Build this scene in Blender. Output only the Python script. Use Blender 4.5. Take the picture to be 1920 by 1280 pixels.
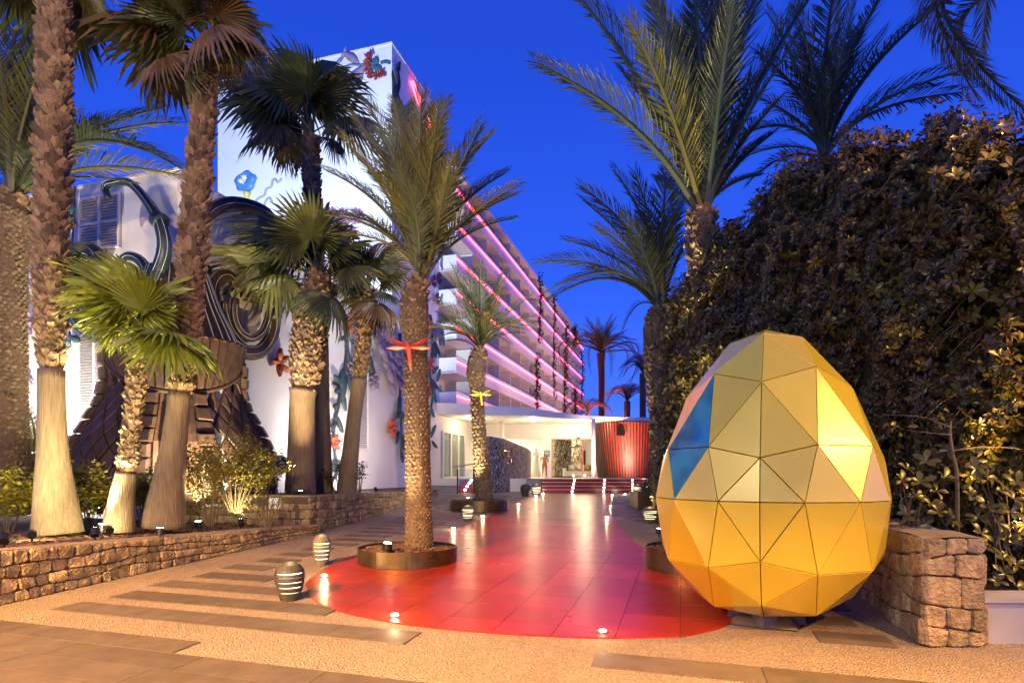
import bpy, bmesh, math, random
from mathutils import Vector as V, Matrix as M
random.seed(7)
R = math.radians
for o in list(bpy.data.objects): bpy.data.objects.remove(o)
SC = bpy.context.scene
COL = SC.collection
# ------------------------------------------------------------------ camera, sky, lights, exposure
FPX, EYE = 1100.0, 1.6
cd = bpy.data.cameras.new('camera'); cam = bpy.data.objects.new('camera', cd); COL.objects.link(cam)
cam.location = (0, 0, EYE); cam.rotation_euler = (R(90), 0, 0)
cd.sensor_width = 36; cd.lens = FPX/1920*36; cd.shift_y = 249/1920
cd.clip_start = .05; cd.clip_end = 3000
SC.camera = cam
W = bpy.data.worlds.new('World'); SC.world = W; W.use_nodes = True
nt = W.node_tree; nt.nodes.clear()
sky = nt.nodes.new('ShaderNodeTexSky'); sky.sky_type = 'NISHITA'; sky.sun_disc = False
sky.sun_elevation = R(-2.5); sky.sun_rotation = R(235); sky.ozone_density = 6; sky.air_density = 1.0; sky.dust_density = .3
tc = nt.nodes.new('ShaderNodeTexCoord'); sp = nt.nodes.new('ShaderNodeSeparateXYZ')
rp = nt.nodes.new('ShaderNodeValToRGB')
rp.color_ramp.elements[0].position = 0.0; rp.color_ramp.elements[0].color = (.105, .215, .90, 1)
rp.color_ramp.elements[1].position = 1.0; rp.color_ramp.elements[1].color = (.006, .026, .24, 1)
e = rp.color_ramp.elements.new(.12); e.color = (.040, .125, .74, 1)
e = rp.color_ramp.elements.new(.30); e.color = (.018, .078, .62, 1)
e = rp.color_ramp.elements.new(.55); e.color = (.010, .050, .47, 1)
b1 = nt.nodes.new('ShaderNodeBackground'); b1.inputs[1].default_value = .12
b2 = nt.nodes.new('ShaderNodeBackground'); b2.inputs[1].default_value = 1.12
ad = nt.nodes.new('ShaderNodeAddShader'); wo = nt.nodes.new('ShaderNodeOutputWorld')
L = nt.links.new
L(tc.outputs['Generated'], sp.inputs[0]); L(sp.outputs['Z'], rp.inputs[0]); L(rp.outputs[0], b2.inputs[0])
L(sky.outputs[0], b1.inputs[0]); L(b1.outputs[0], ad.inputs[0]); L(b2.outputs[0], ad.inputs[1]); L(ad.outputs[0], wo.inputs[0])
SC.view_settings.view_transform = 'Standard'; SC.view_settings.look = 'None'
SC.view_settings.exposure = .5; SC.view_settings.gamma = 1; SC.view_settings.use_curve_mapping = False
SC.render.engine = 'CYCLES'
SC.cycles.use_denoising = True
SC.cycles.max_bounces = 6; SC.cycles.diffuse_bounces = 3; SC.cycles.glossy_bounces = 3; SC.cycles.transmission_bounces = 4
SC.cycles.transparent_max_bounces = 12
SC.cycles.caustics_reflective = False; SC.cycles.caustics_refractive = False
SC.cycles.sample_clamp_indirect = 4; SC.cycles.blur_glossy = .5

SODIUM = (1, .48, .09); WARM = (1, .70, .36); WWHITE = (1, .66, .36); COOL = (.82, .92, 1)
def lamp(name, kind, loc, power, col, aim=None, size=.1, angle=60, blend=.5):
    l = bpy.data.lights.new(name, kind); l.energy = power; l.color = col
    if kind == 'SPOT': l.spot_size = R(angle); l.spot_blend = blend; l.shadow_soft_size = size
    elif kind == 'POINT': l.shadow_soft_size = size
    elif kind == 'AREA': l.size = size
    elif kind == 'SUN': l.angle = R(size)
    o = bpy.data.objects.new(name, l); COL.objects.link(o); o.location = loc
    if aim is not None:
        d = V(aim)-V(loc); o.rotation_euler = d.to_track_quat('-Z', 'Y').to_euler()
    return o
# street lamps (light only, posts out of frame) and added fill lamps
lamp('street_light', 'SPOT', (9.2, 3.0, 5.4), 2300, (1, .55, .11), (1.9, 4.8, .5), .10, 76, .6)
lamp('street_light', 'SPOT', (-7.0, -3.0, 6.2), 21000, SODIUM, (-3.6, 4.3, 0), .10, 50, .8)
lamp('street_light', 'SPOT', (9.5, -2.0, 7.0), 12500, (1, .50, .13), (6.2, 7.8, 4.6), .2, 40, 1)  # extra sodium spot added to warm the hedge leaves
lamp('street_light', 'SPOT', (-2.0, -7.0, 6.6), 6200, (1, .60, .25), (-6.0, 10.0, 2.3), .2, 62, .7)
lamp('street_light', 'SPOT', (1.5, -3.0, 6.5), 8500, SODIUM, (1.0, 2.3, 0), .10, 38, 1)  # added spot, its narrow cone pools orange on the foreground paving
lamp('street_light', 'SPOT', (4.4, -2.6, 6.5), 9500, SODIUM, (3.0, 2.7, 0), .10, 34, 1)  # second added spot, widens that orange pool to the right
lamp('shop_light', 'AREA', (-7.0, -6.0, 9.0), 850, (1, .88, .78), (1.0, 7, 1.0), 5.0)  # neutral area fill added for the egg's beige upper facets, source unseen
# floodlights
lamp('facade_floodlight', 'SPOT', (-15, 19, 9.6), 36000, COOL, (-16.0, 43, 24), .3, 80, .4)
for a_, p_ in ((50, 4800), (66, 7000), (86, 10500)):
    x_, y_ = a_*math.sin(math.atan(320/1100))-5*math.cos(math.atan(320/1100)), a_*math.cos(math.atan(320/1100))+5*math.sin(math.atan(320/1100))
    lamp('facade_floodlight', 'SPOT', (x_, y_, 5.3), p_*.8, (1, .50, .32), (x_-13.5, y_+6, 17), .5, 120, .7)
lamp('wall_floodlight', 'SPOT', (1.5, 14.0, 8.0), 1500, (1, .90, .88), (-4.5, 22, 4.0), .5, 90, .8)
# ------------------------------------------------------------------ geometry of the place
ANG = math.atan(320/1100); UX, UY = math.sin(ANG), math.cos(ANG)
SLOPE = .027
def gz(y): return SLOPE*max(-30, min(y, 28.0))
def G(px, py, up=0.0):
    """ground point seen at a photo pixel"""
    d = FPX*(EYE-up)/(py-889-(-28.7)) if up == 0 else FPX*(EYE-up)/(py-889+FPX*SLOPE)
    return V(((px-960)/FPX*d, d, SLOPE*d+up))
def P(px, py, y): return V(((px-960)/FPX*y, y, EYE-(py-889)/FPX*y))
def AB(a, b, z=None):
    x, y = a*UX+b*UY, a*UY-b*UX
    return V((x, y, gz(y) if z is None else z))
U = V((UX, UY, 0)); Nr = V((UY, -UX, 0)); UP = V((0, 0, 1))     # along the facades; away from them to the right
class Pl:
    """a wall plane: o a point on it, ex to the right, n out of the wall"""
    def __init__(s, o, ex, n): s.o, s.ex, s.n = V(o), V(ex), V(n)
    def at(s, px, py, off=0.0):
        d = V(((px-960)/FPX, 1, -(py-889)/FPX)); c = V((0, 0, EYE))
        t = (s.o+s.n*off-c).dot(s.n)/d.dot(s.n); return c+d*t
    def m(s, px, py): return s.at(px, py).y/FPX       # metres per pixel there
AL = Pl((-8.1, 14.2, 0), (UY, -UX, 0), (-UX, -UY, 0)); AR = Pl((-8.1, 14.2, 0), U, Nr)
TL = Pl((-8.6, 42, 0), (UY, -UX, 0), (-UX, -UY, 0)); TR = Pl((-8.6, 42, 0), U, Nr)
# ------------------------------------------------------------------ materials
MATS = {}
def mat(name, col, rough=.6, metal=0, col2=None, scale=6, bump=0, bscale=40, rand=None, amt=.3, emit=None, es=0, coat=0, stretch=(1, 1, 1), detail=4, contrast=(.35, .65), spec=.5, rvar=0, hue=0, bdist=.02):
    m = bpy.data.materials.new(name); m.use_nodes = True; MATS[name] = m
    n = m.node_tree.nodes; l = m.node_tree.links.new; p = n['Principled BSDF']
    p.inputs['Roughness'].default_value = rough; p.inputs['Metallic'].default_value = metal
    p.inputs['Coat Weight'].default_value = coat; p.inputs['Specular IOR Level'].default_value = spec
    tcn = n.new('ShaderNodeTexCoord'); mp = n.new('ShaderNodeMapping'); mp.inputs['Scale'].default_value = stretch
    l(tcn.outputs['Object'], mp.inputs[0])
    c = None
    if col2 is not None:
        nz = n.new('ShaderNodeTexNoise'); nz.inputs['Scale'].default_value = scale; nz.inputs['Detail'].default_value = detail
        l(mp.outputs[0], nz.inputs[0])
        r = n.new('ShaderNodeMapRange'); r.inputs[1].default_value, r.inputs[2].default_value = contrast
        l(nz.outputs[0], r.inputs[0])
        mx = n.new('ShaderNodeMix'); mx.data_type = 'RGBA'; mx.inputs[6].default_value = (*col, 1); mx.inputs[7].default_value = (*col2, 1)
        l(r.outputs[0], mx.inputs[0]); c = mx.outputs[2]
        if rvar:
            r2 = n.new('ShaderNodeMapRange'); r2.inputs[3].default_value = rough-rvar; r2.inputs[4].default_value = rough+rvar
            l(nz.outputs[0], r2.inputs[0]); l(r2.outputs[0], p.inputs['Roughness'])
    if rand:
        if rand == 'object': src = n.new('ShaderNodeObjectInfo').outputs['Random']
        else: src = n.new('ShaderNodeNewGeometry').outputs['Random Per Island']
        r3 = n.new('ShaderNodeMapRange'); r3.inputs[3].default_value = 1-amt; r3.inputs[4].default_value = 1+amt
        l(src, r3.inputs[0]); hs = n.new('ShaderNodeHueSaturation')
        if c: l(c, hs.inputs['Color'])
        else: hs.inputs['Color'].default_value = (*col, 1)
        l(r3.outputs[0], hs.inputs['Value'])
        if hue:
            mu = n.new('ShaderNodeMath'); mu.operation = 'MULTIPLY_ADD'; mu.inputs[1].default_value = 7.31; mu.inputs[2].default_value = .13
            fr = n.new('ShaderNodeMath'); fr.operation = 'FRACT'; r4 = n.new('ShaderNodeMapRange'); r4.inputs[3].default_value = .5-hue; r4.inputs[4].default_value = .5+hue
            l(src, mu.inputs[0]); l(mu.outputs[0], fr.inputs[0]); l(fr.outputs[0], r4.inputs[0]); l(r4.outputs[0], hs.inputs['Hue'])
        c = hs.outputs[0]
    if c: l(c, p.inputs['Base Color'])
    else: p.inputs['Base Color'].default_value = (*col, 1)
    if bump:
        bn = n.new('ShaderNodeTexNoise'); bn.inputs['Scale'].default_value = bscale; bn.inputs['Detail'].default_value = 5
        l(mp.outputs[0], bn.inputs[0]); bp = n.new('ShaderNodeBump'); bp.inputs['Strength'].default_value = bump; bp.inputs['Distance'].default_value = bdist
        l(bn.outputs[0], bp.inputs['Height']); l(bp.outputs[0], p.inputs['Normal'])
    if emit:
        p.inputs['Emission Color'].default_value = (*emit, 1); p.inputs['Emission Strength'].default_value = es
    return m
mat('white_render', (.74, .73, .71), .75, col2=(.66, .65, .63), scale=.7, bump=.10, bscale=25, contrast=(.3, .75))
mat('white_paint', (.74, .74, .73), .5, col2=(.74, .74, .73), scale=2)
mat('tower_paint', (.8, .8, .8), .6, col2=(.75, .76, .77), scale=.35)
mat('wall_paint', (.46, .43, .40), .6, col2=(.40, .37, .34), scale=3)
mat('soffit', (.8, .79, .77), .6)
mat('dark_metal', (.03, .03, .035), .4, .7)
mat('plinth_metal', (.22, .20, .17), .45, .8, col2=(.15, .14, .12), scale=8)
mat('steel', (.5, .5, .52), .3, 1)
mat('rim_metal', (.16, .115, .055), .38, .85, col2=(.09, .065, .035), scale=5, rvar=.1)
mat('stone', (.44, .325, .165), .85, col2=(.26, .185, .088), scale=9, bump=1, bscale=30, rand='object', amt=.34, hue=.008, bdist=.05)
mat('stone_top', (.34, .26, .16), .9, col2=(.24, .18, .11), scale=7, bump=.8, bscale=30)
mat('mortar', (.10, .075, .05), .95, bump=.5, bscale=40)
mat('slab', (.128, .099, .067), .55, col2=(.095, .074, .052), scale=5, rand='object', amt=.14, bump=.12, bscale=60, rvar=.12)
mat('red_tile', (.34, .028, .008), .30, col2=(.25, .02, .006), scale=1.6, rand='object', amt=.17, bump=.03, bscale=30, rvar=.07, spec=.42)
mat('grout', (.10, .05, .035), .8)
mat('mulch', (.085, .045, .022), .9, col2=(.04, .02, .012), scale=30, bump=.9, bscale=50)
mat('bark_chip', (.15, .08, .04), .85, rand='island', amt=.6)
mat('gold_panel', (.88, .66, .02), .36, .25, col2=(.84, .62, .018), scale=3, rand='object', amt=.06, rvar=.03, coat=1)
MATS['gold_panel'].node_tree.nodes['Principled BSDF'].inputs['Coat IOR'].default_value = 1.72
MATS['gold_panel'].node_tree.nodes['Principled BSDF'].inputs['Coat Roughness'].default_value = .28
mat('egg_core', (.015, .012, .008), .7)
mat('glass_blue', (.05, .30, .44), .07, .0, col2=(.02, .13, .24), scale=3.5, coat=.6, spec=.8)
mat('trunk_smooth', (.23, .17, .105), .9, col2=(.135, .095, .055), scale=34, bump=1, bscale=60, stretch=(1, 1, .09), bdist=.03, detail=8, contrast=(.3, .72))
mat('trunk_fibre', (.12, .075, .04), .95, col2=(.06, .036, .02), scale=18, bump=1, bscale=30)
mat('leaf_base', (.27, .185, .105), .8, col2=(.14, .09, .048), scale=14, rand='object', amt=.6, hue=.008, bump=.8, bscale=30)
mat('date_bark', (.12, .085, .052), .9, col2=(.085, .05, .028), scale=16, bump=1, bscale=30, bdist=.04)
mat('date_scar', (.135, .095, .058), .85, rand='island', amt=.5, bump=.4, bscale=60)
def leaf(name, c, amt=.3, rough=.45, hue=.015):
    m = mat(name, c, rough, rand='island', amt=amt, hue=hue, spec=.4)
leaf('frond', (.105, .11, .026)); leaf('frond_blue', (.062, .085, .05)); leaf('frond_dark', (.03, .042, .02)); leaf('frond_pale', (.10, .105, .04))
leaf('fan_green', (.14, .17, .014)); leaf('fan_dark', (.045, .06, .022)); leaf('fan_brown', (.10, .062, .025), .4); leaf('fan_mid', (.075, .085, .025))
mat('rachis', (.18, .14, .05), .6, col2=(.13, .11, .04), scale=6)
leaf('shrub_leaf', (.20, .175, .02), .4, .5, .02); leaf('hedge_leaf', (.064, .050, .010), .55, .34, .03); leaf('hedge_pale', (.095, .085, .015), .35, .35, .02)
leaf('frond_red', (.10, .018, .014)); leaf('vine_dark', (.03, .028, .035)); mat('twig', (.12, .09, .055), .8)  # red fronds of the low palms: red light on them put into the colour
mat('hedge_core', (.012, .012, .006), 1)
mat('bronze', (.066, .036, .018), .48, .1, col2=(.034, .021, .013), scale=7, bump=.25, bscale=18, spec=.35)
mat('teal_bronze', (.035, .055, .065), .35, .2, col2=(.02, .03, .036), scale=4, bump=.15, bscale=15)
mat('edge_line', (.34, .42, .42), .5)
mat('petal_orange', (.55, .16, .03), .5, col2=(.42, .09, .02), scale=4); mat('petal_red', (.45, .06, .04), .5, col2=(.5, .11, .04), scale=4)
mat('petal_purple', (.34, .27, .40), .6, col2=(.21, .155, .26), scale=5, rand='object', amt=.2); mat('petal_plum', (.12, .03, .12), .5, col2=(.07, .02, .09), scale=4)
mat('petal_blue', (.09, .28, .62), .5, col2=(.05, .19, .5), scale=3); mat('petal_lilac', (.40, .38, .68), .5, col2=(.25, .25, .55), scale=2)
mat('petal_pink', (.50, .22, .42), .5, col2=(.38, .14, .33), scale=3); mat('petal_violet', (.16, .14, .34), .5, col2=(.09, .16, .28), scale=2)
mat('petal_white', (.8, .8, .74), .5); mat('petal_yellow', (.7, .6, .12), .5); mat('berry_red', (.33, .05, .06), .4)
mat('sculpt_leaf', (.045, .055, .07), .5, col2=(.03, .075, .085), scale=3); mat('sculpt_teal', (.04, .15, .18), .5, col2=(.03, .08, .11), scale=3); mat('mural_grey', (.32, .36, .42), .6)
mat('dragon_red', (.5, .07, .05), .45); mat('dragon_yellow', (.75, .62, .05), .45)
mat('lantern_shell', (.06, .055, .045), .55, col2=(.035, .032, .028), scale=12, bump=.3, bscale=40)
mat('lantern_shell_pale', (.16, .14, .09), .6, col2=(.10, .085, .055), scale=12, bump=.3, bscale=40)
mat('glow', (.9, .85, .7), .5, emit=(1, .80, .48), es=4.5)
mat('lens_glow', (.9, .9, .8), .3, emit=(1, .86, .62), es=60)
mat('led_pink', (.9, .3, .3), .4, emit=(1, .020, .034), es=20)
mat('led_core', (.9, .5, .5), .4, emit=(1, .30, .36), es=2.2)
mat('step_light', (.9, .8, .8), .4, emit=(1, .62, .6), es=28)
mat('ceiling_glow', (.9, .9, .9), .4, emit=(1, .86, .62), es=5)
mat('red_wood', (.55, .055, .022), .4, col2=(.33, .04, .018), scale=4, stretch=(3, 3, .3))
mat('dark_slat', (.03, .014, .012), .4); mat('step_red', (.30, .022, .018), .25); mat('step_edge', (.5, .45, .45), .3, .6)
mat('grey_step', (.26, .26, .27), .5, col2=(.2, .2, .21), scale=5)
mat('sofa_cloth', (.78, .74, .66), .8); mat('cushion_gold', (.5, .4, .1), .7); mat('brass', (.75, .45, .12), .25, 1); mat('copper_skin', (.30, .12, .05), .4, .4)
mat('mannequin_white', (.85, .8, .74), .5); mat('sign_teal', (.03, .22, .20), .4); mat('dark_panel', (.03, .025, .02), .3); mat('curtain', (.35, .40, .36), .7)
mat('black_plastic', (.008, .008, .008), .9, spec=.1); mat('floor_white', (.6, .58, .55), .25); mat('vent_dark', (.38, .36, .34), .7)
mat('balcony_wall', (.66, .64, .62), .7)
def marble():
    m = mat('marble', (.05, .045, .04), .4, spec=.2); n = m.node_tree.nodes; l = m.node_tree.links.new; p = n['Principled BSDF']
    t = n.new('ShaderNodeTexCoord'); mp = n.new('ShaderNodeMapping'); mp.inputs['Scale'].default_value = (2.4, 2.4, .7); mp.inputs['Rotation'].default_value = (0, .35, 0)
    w = n.new('ShaderNodeTexNoise'); w.inputs['Scale'].default_value = 3.2; w.inputs['Detail'].default_value = 8; w.inputs['Distortion'].default_value = 2.4
    s = n.new('ShaderNodeMath'); s.operation = 'SUBTRACT'; s.inputs[1].default_value = .5
    a = n.new('ShaderNodeMath'); a.operation = 'ABSOLUTE'; r = n.new('ShaderNodeValToRGB')
    r.color_ramp.elements[0].color = (.62, .52, .42, 1); r.color_ramp.elements[0].position = .010
    r.color_ramp.elements[1].color = (.022, .018, .016, 1); r.color_ramp.elements[1].position = .042
    l(t.outputs['Object'], mp.inputs[0]); l(mp.outputs[0], w.inputs[0]); l(w.outputs[0], s.inputs[0]); l(s.outputs[0], a.inputs[0]); l(a.outputs[0], r.inputs[0]); l(r.outputs[0], p.inputs['Base Color'])
marble()
def pebble():
    m = mat('pebble', (.3, .27, .24), .7); n = m.node_tree.nodes; l = m.node_tree.links.new; p = n['Principled BSDF']
    t = n.new('ShaderNodeTexCoord'); v = n.new('ShaderNodeTexVoronoi'); v.inputs['Scale'].default_value = 58
    hs = n.new('ShaderNodeHueSaturation'); sx = n.new('ShaderNodeSeparateColor'); r = n.new('ShaderNodeMapRange'); r.inputs[3].default_value = .74; r.inputs[4].default_value = 1.22
    hs.inputs['Color'].default_value = (.40, .305, .205, 1)
    d = n.new('ShaderNodeMapRange'); d.inputs[1].default_value = 0; d.inputs[2].default_value = .65; d.inputs[3].default_value = 1; d.inputs[4].default_value = .6
    mm = n.new('ShaderNodeMath'); mm.operation = 'MULTIPLY'
    nz = n.new('ShaderNodeTexNoise'); nz.inputs['Scale'].default_value = 1.3; nz.inputs['Detail'].default_value = 4
    r5 = n.new('ShaderNodeMapRange'); r5.inputs[3].default_value = .72; r5.inputs[4].default_value = 1.25; m3 = n.new('ShaderNodeMath'); m3.operation = 'MULTIPLY'
    bp = n.new('ShaderNodeBump'); bp.inputs['Strength'].default_value = .9; bp.inputs['Distance'].default_value = .012; bp.invert = True
    l(t.outputs['Object'], v.inputs['Vector']); l(t.outputs['Object'], nz.inputs['Vector']); l(v.outputs['Color'], sx.inputs[0]); l(sx.outputs[0], r.inputs[0])
    l(v.outputs['Distance'], d.inputs[0]); l(d.outputs[0], mm.inputs[0]); l(r.outputs[0], mm.inputs[1]); l(nz.outputs[0], r5.inputs[0]); l(r5.outputs[0], m3.inputs[0]); l(mm.outputs[0], m3.inputs[1])
    l(m3.outputs[0], hs.inputs['Value']); l(hs.outputs[0], p.inputs['Base Color'])
    l(v.outputs['Distance'], bp.inputs['Height']); l(bp.outputs[0], p.inputs['Normal'])
pebble()
def glass():
    m = bpy.data.materials.new('glass'); MATS['glass'] = m; m.use_nodes = True; n = m.node_tree.nodes; n.clear(); l = m.node_tree.links.new
    t = n.new('ShaderNodeBsdfTransparent'); t.inputs[0].default_value = (.90, .95, .93, 1); g = n.new('ShaderNodeBsdfGlossy'); g.inputs[1].default_value = .02
    f = n.new('ShaderNodeLayerWeight'); f.inputs[0].default_value = .5; pw = n.new('ShaderNodeMath'); pw.operation = 'POWER'; pw.inputs[1].default_value = 5
    ma = n.new('ShaderNodeMath'); ma.operation = 'MULTIPLY_ADD'; ma.inputs[1].default_value = .7; ma.inputs[2].default_value = .05
    x = n.new('ShaderNodeMixShader'); o = n.new('ShaderNodeOutputMaterial')
    l(f.outputs[1], pw.inputs[0]); l(pw.outputs[0], ma.inputs[0]); l(ma.outputs[0], x.inputs[0]); l(t.outputs[0], x.inputs[1]); l(g.outputs[0], x.inputs[2]); l(x.outputs[0], o.inputs[0])
glass()
# ------------------------------------------------------------------ mesh helpers
WL = {}
class MB:
    def __init__(s): s.v, s.f = [], []
    def add(s, vs, fs):
        k = len(s.v); s.v += [V(p) for p in vs]; s.f += [tuple(i+k for i in f) for f in fs]; return s
    def quad(s, a, b, c, d): return s.add([a, b, c, d], [(0, 1, 2, 3)])
    def box(s, lo, hi):
        x0, y0, z0 = lo; x1, y1, z1 = hi
        return s.add([(x0, y0, z0), (x1, y0, z0), (x1, y1, z0), (x0, y1, z0), (x0, y0, z1), (x1, y0, z1), (x1, y1, z1), (x0, y1, z1)],
                     [(0, 3, 2, 1), (4, 5, 6, 7), (0, 1, 5, 4), (1, 2, 6, 5), (2, 3, 7, 6), (3, 0, 4, 7)])
    def obox(s, o, a, b, c):
        """box from a corner and three edge vectors"""
        o, a, b, c = V(o), V(a), V(b), V(c)
        fs = [(0, 3, 2, 1), (4, 5, 6, 7), (0, 1, 5, 4), (1, 2, 6, 5), (2, 3, 7, 6), (3, 0, 4, 7)]
        if a.cross(b).dot(c) < 0: fs = [f[::-1] for f in fs]
        return s.add([o, o+a, o+a+b, o+b, o+c, o+a+c, o+a+b+c, o+b+c], fs)
    def prism(s, poly, vec, inset=0):
        """closed prism: the polygon and the same moved by vec"""
        n = len(poly); vec = V(vec); q = [V(p) for p in poly]
        return s.add(q+[p+vec for p in q], [tuple(range(n))[::-1], tuple(range(n, 2*n))]+[(i, (i+1) % n, n+(i+1) % n, n+i) for i in range(n)])
    def tube(s, pts, rad, k=8, cap=True, flat=1.0):
        pts = [V(p) for p in pts]; n = len(pts); rad = rad if isinstance(rad, (list, tuple)) else [rad]*n
        vs = []; ref = None
        for i, p in enumerate(pts):
            t = (pts[min(i+1, n-1)]-pts[max(i-1, 0)]).normalized()
            if ref is None: ref = t.orthogonal().normalized()
            a = (ref-t*ref.dot(t))
            a = a.normalized() if a.length > 1e-6 else t.orthogonal().normalized()
            ref = a; b = t.cross(a)
            vs += [p+a*(math.cos(j*2*math.pi/k)*rad[i])+b*(math.sin(j*2*math.pi/k)*rad[i]*flat) for j in range(k)]
        fs = [(i*k+j, i*k+(j+1) % k, (i+1)*k+(j+1) % k, (i+1)*k+j) for i in range(n-1) for j in range(k)]
        if cap: fs += [tuple(range(k))[::-1], tuple(range((n-1)*k, n*k))]
        return s.add(vs, fs)
    def lathe(s, o, prof, k=24, a0=0, a1=2*math.pi, cap=True):
        """prof: list of (r, z)"""
        o = V(o); full = abs(a1-a0-2*math.pi) < 1e-6; m = k if full else k+1; vs = []
        for r, z in prof: vs += [o+V((r*math.cos(a0+(a1-a0)*j/k), r*math.sin(a0+(a1-a0)*j/k), z)) for j in range(m)]
        fs = []
        for i in range(len(prof)-1):
            for j in range(k if full else k):
                j2 = (j+1) % m; fs.append((i*m+j, i*m+j2, (i+1)*m+j2, (i+1)*m+j))
        if cap and full: fs += [tuple(range(m))[::-1], tuple(range((len(prof)-1)*m, len(prof)*m))]
        return s.add(vs, fs)
    def build(s, name, mt, parent=None, smooth=False, **kw):
        off = WL[parent.name] if parent is not None else V((0, 0, 0))
        me = bpy.data.meshes.new(name); me.from_pydata([p-off for p in s.v], [], s.f)
        me.materials.append(MATS[mt])
        if smooth: me.polygons.foreach_set('use_smooth', [True]*len(me.polygons))
        me.update()
        o = bpy.data.objects.new(name, me); COL.objects.link(o)
        if parent is not None: o.parent = parent
        WL[o.name] = off
        for k, v in kw.items(): o[k] = v
        return o
def thing(name, label, cat, loc, group=None):
    o = bpy.data.objects.new(name, None); COL.objects.link(o); o.location = loc; o.empty_display_size = .2
    WL[o.name] = V(loc); o['label'] = label; o['category'] = cat
    if group: o['group'] = group
    return o
def inst(name, me, parent, mtx):
    """a part that shares mesh data, placed by a world matrix"""
    o = bpy.data.objects.new(name, me); COL.objects.link(o); o.parent = parent
    o.matrix_local = M.Translation(-WL[parent.name]) @ mtx; return o
def mesh_of(mb, mt, smooth=False):
    me = bpy.data.meshes.new('mesh'); me.from_pydata(mb.v, [], mb.f); me.materials.append(MATS[mt])
    if smooth: me.polygons.foreach_set('use_smooth', [True]*len(me.polygons))
    me.update(); return me
def frame(o, x, z):
    """matrix with X along x, Z as near z as can be"""
    x = V(x).normalized(); y = V(z).cross(x)
    if y.length < 1e-4: y = x.orthogonal()
    y.normalize(); zz = x.cross(y)
    return M.Translation(o) @ M(((x.x, y.x, zz.x, 0), (x.y, y.y, zz.y, 0), (x.z, y.z, zz.z, 0), (0, 0, 0, 1)))
def rnd(a, b): return random.uniform(a, b)
def lerp_tab(tab, x):
    if x <= tab[0][0]: return tab[0][1]
    for (x0, y0), (x1, y1) in zip(tab, tab[1:]):
        if x <= x1: return y0+(y1-y0)*(x-x0)/(x1-x0)
    return tab[-1][1]
def spline(pts, n):
    """Catmull-Rom through points"""
    pts = [V(p) for p in pts]; out = []; q = [pts[0]*2-pts[1]]+pts+[pts[-1]*2-pts[-2]]; m = len(pts)-1
    for i in range(n+1):
        t = i/n*m; k = min(int(t), m-1); t -= k; a, b, c, d = q[k:k+4]
        out.append(.5*((2*b)+(c-a)*t+(2*a-5*b+4*c-d)*t*t+(3*b-a-3*c+d)*t**3))
    return out
# ------------------------------------------------------------------ ground and paving
def gsheet(): 
    mb = MB(); ys = [-60, -30, 0, 28, 60, 160, 900]; xs = [-700, -60, 0, 60, 700]
    for y in ys:
        for x in xs: mb.v.append(V((x, y, gz(y)-.03)))
    k = len(xs); mb.f = [(j*k+i, j*k+i+1, (j+1)*k+i+1, (j+1)*k+i) for j in range(len(ys)-1) for i in range(k-1)]
    return mb.build('ground', 'slab', kind='structure')
gsheet()
pav = MB()
for y0, y1 in ((-8, 0), (0, 28), (28, 30)):
    pav.quad((-14, y0, gz(y0)), (14, y0, gz(y0)), (14, y1, gz(y1)), (-14, y1, gz(y1)))
pavement = pav.build('pavement', 'pebble', kind='structure')
# the red path
LEFT = [(26.3, -6.6), (24.6, -6.35), (17.84, -5.45), (14.14, -5.03), (12.37, -4.89), (10.93, -4.93), (8.62, -5.16), (7.6, -5.03), (6.63, -4.7), (6.2, -4.42), (5.69, -3.95), (5.38, -3.44), (5.19, -2.86), (5.1, -2.29), (5.09, -1.75), (5.14, -1.18), (5.24, -.65), (5.43, -.12), (5.53, .06), (6.04, .44)]
RIGHT = [(7.0, .62), (8.3, .42), (9.5, -.15), (10.63, -.62), (11.76, -.97), (15.12, -1.63), (18.05, -2.1), (22.46, -2.57), (26.6, -3.02)]
OUT = [(p.x, p.y) for p in spline([V((a, b, 0)) for a, b in LEFT+RIGHT], 140)]
def clip(poly, f):
    out = []
    for i in range(len(poly)):
        p, q = poly[i-1], poly[i]; dp, dq = f(p), f(q)
        if (dp >= 0) != (dq >= 0):
            t = dp/(dp-dq); out.append((p[0]+(q[0]-p[0])*t, p[1]+(q[1]-p[1])*t))
        if dq >= 0: out.append(q)
    return out
def cell(poly, a0, a1, b0, b1):
    for f in (lambda p: p[0]-a0, lambda p: a1-p[0], lambda p: p[1]-b0, lambda p: b1-p[1]):
        poly = clip(poly, f)
        if len(poly) < 3: return None
    return poly
def area(p): return abs(sum(p[i-1][0]*p[i][1]-p[i][0]*p[i-1][1] for i in range(len(p))))/2
gm = MB(); gm.add([AB(a, b)+V((0, 0, .005)) for a, b in OUT], [tuple(range(len(OUT)))])
path = gm.build('red_path', 'grout', kind='structure')
def flat_piece(poly, mt, name, parent, top=.013):
    mb = MB(); lo = [AB(a, b)+V((0, 0, .001)) for a, b in poly]
    s = sum((poly[i-1][0]*poly[i][1]-poly[i][0]*poly[i-1][1]) for i in range(len(poly)))
    if s > 0: lo = lo[::-1]
    mb.prism(lo, (0, 0, top)); return mb.build(name, mt, parent)
far = MB()
ia = 0; a = 5.5-.58*2
while a < 26.6:
    b = -7.2-.044
    while b < 1.2:
        g = .003
        q = cell(OUT, a+.007, a+.58-.007, b+g, b+.5555-g)
        if q and area(q) > .004:
            if a < 20.5: flat_piece(q, 'red_tile', 'tile', path)
            else:
                lo = [AB(x, y)+V((0, 0, .001)) for x, y in q]
                if sum((q[i-1][0]*q[i][1]-q[i][0]*q[i-1][1]) for i in range(len(q))) > 0: lo = lo[::-1]
                far.prism(lo, (0, 0, .013))
        b += .5555
    a += .58
far.build('tile', 'red_tile', path, kind='stuff')
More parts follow.
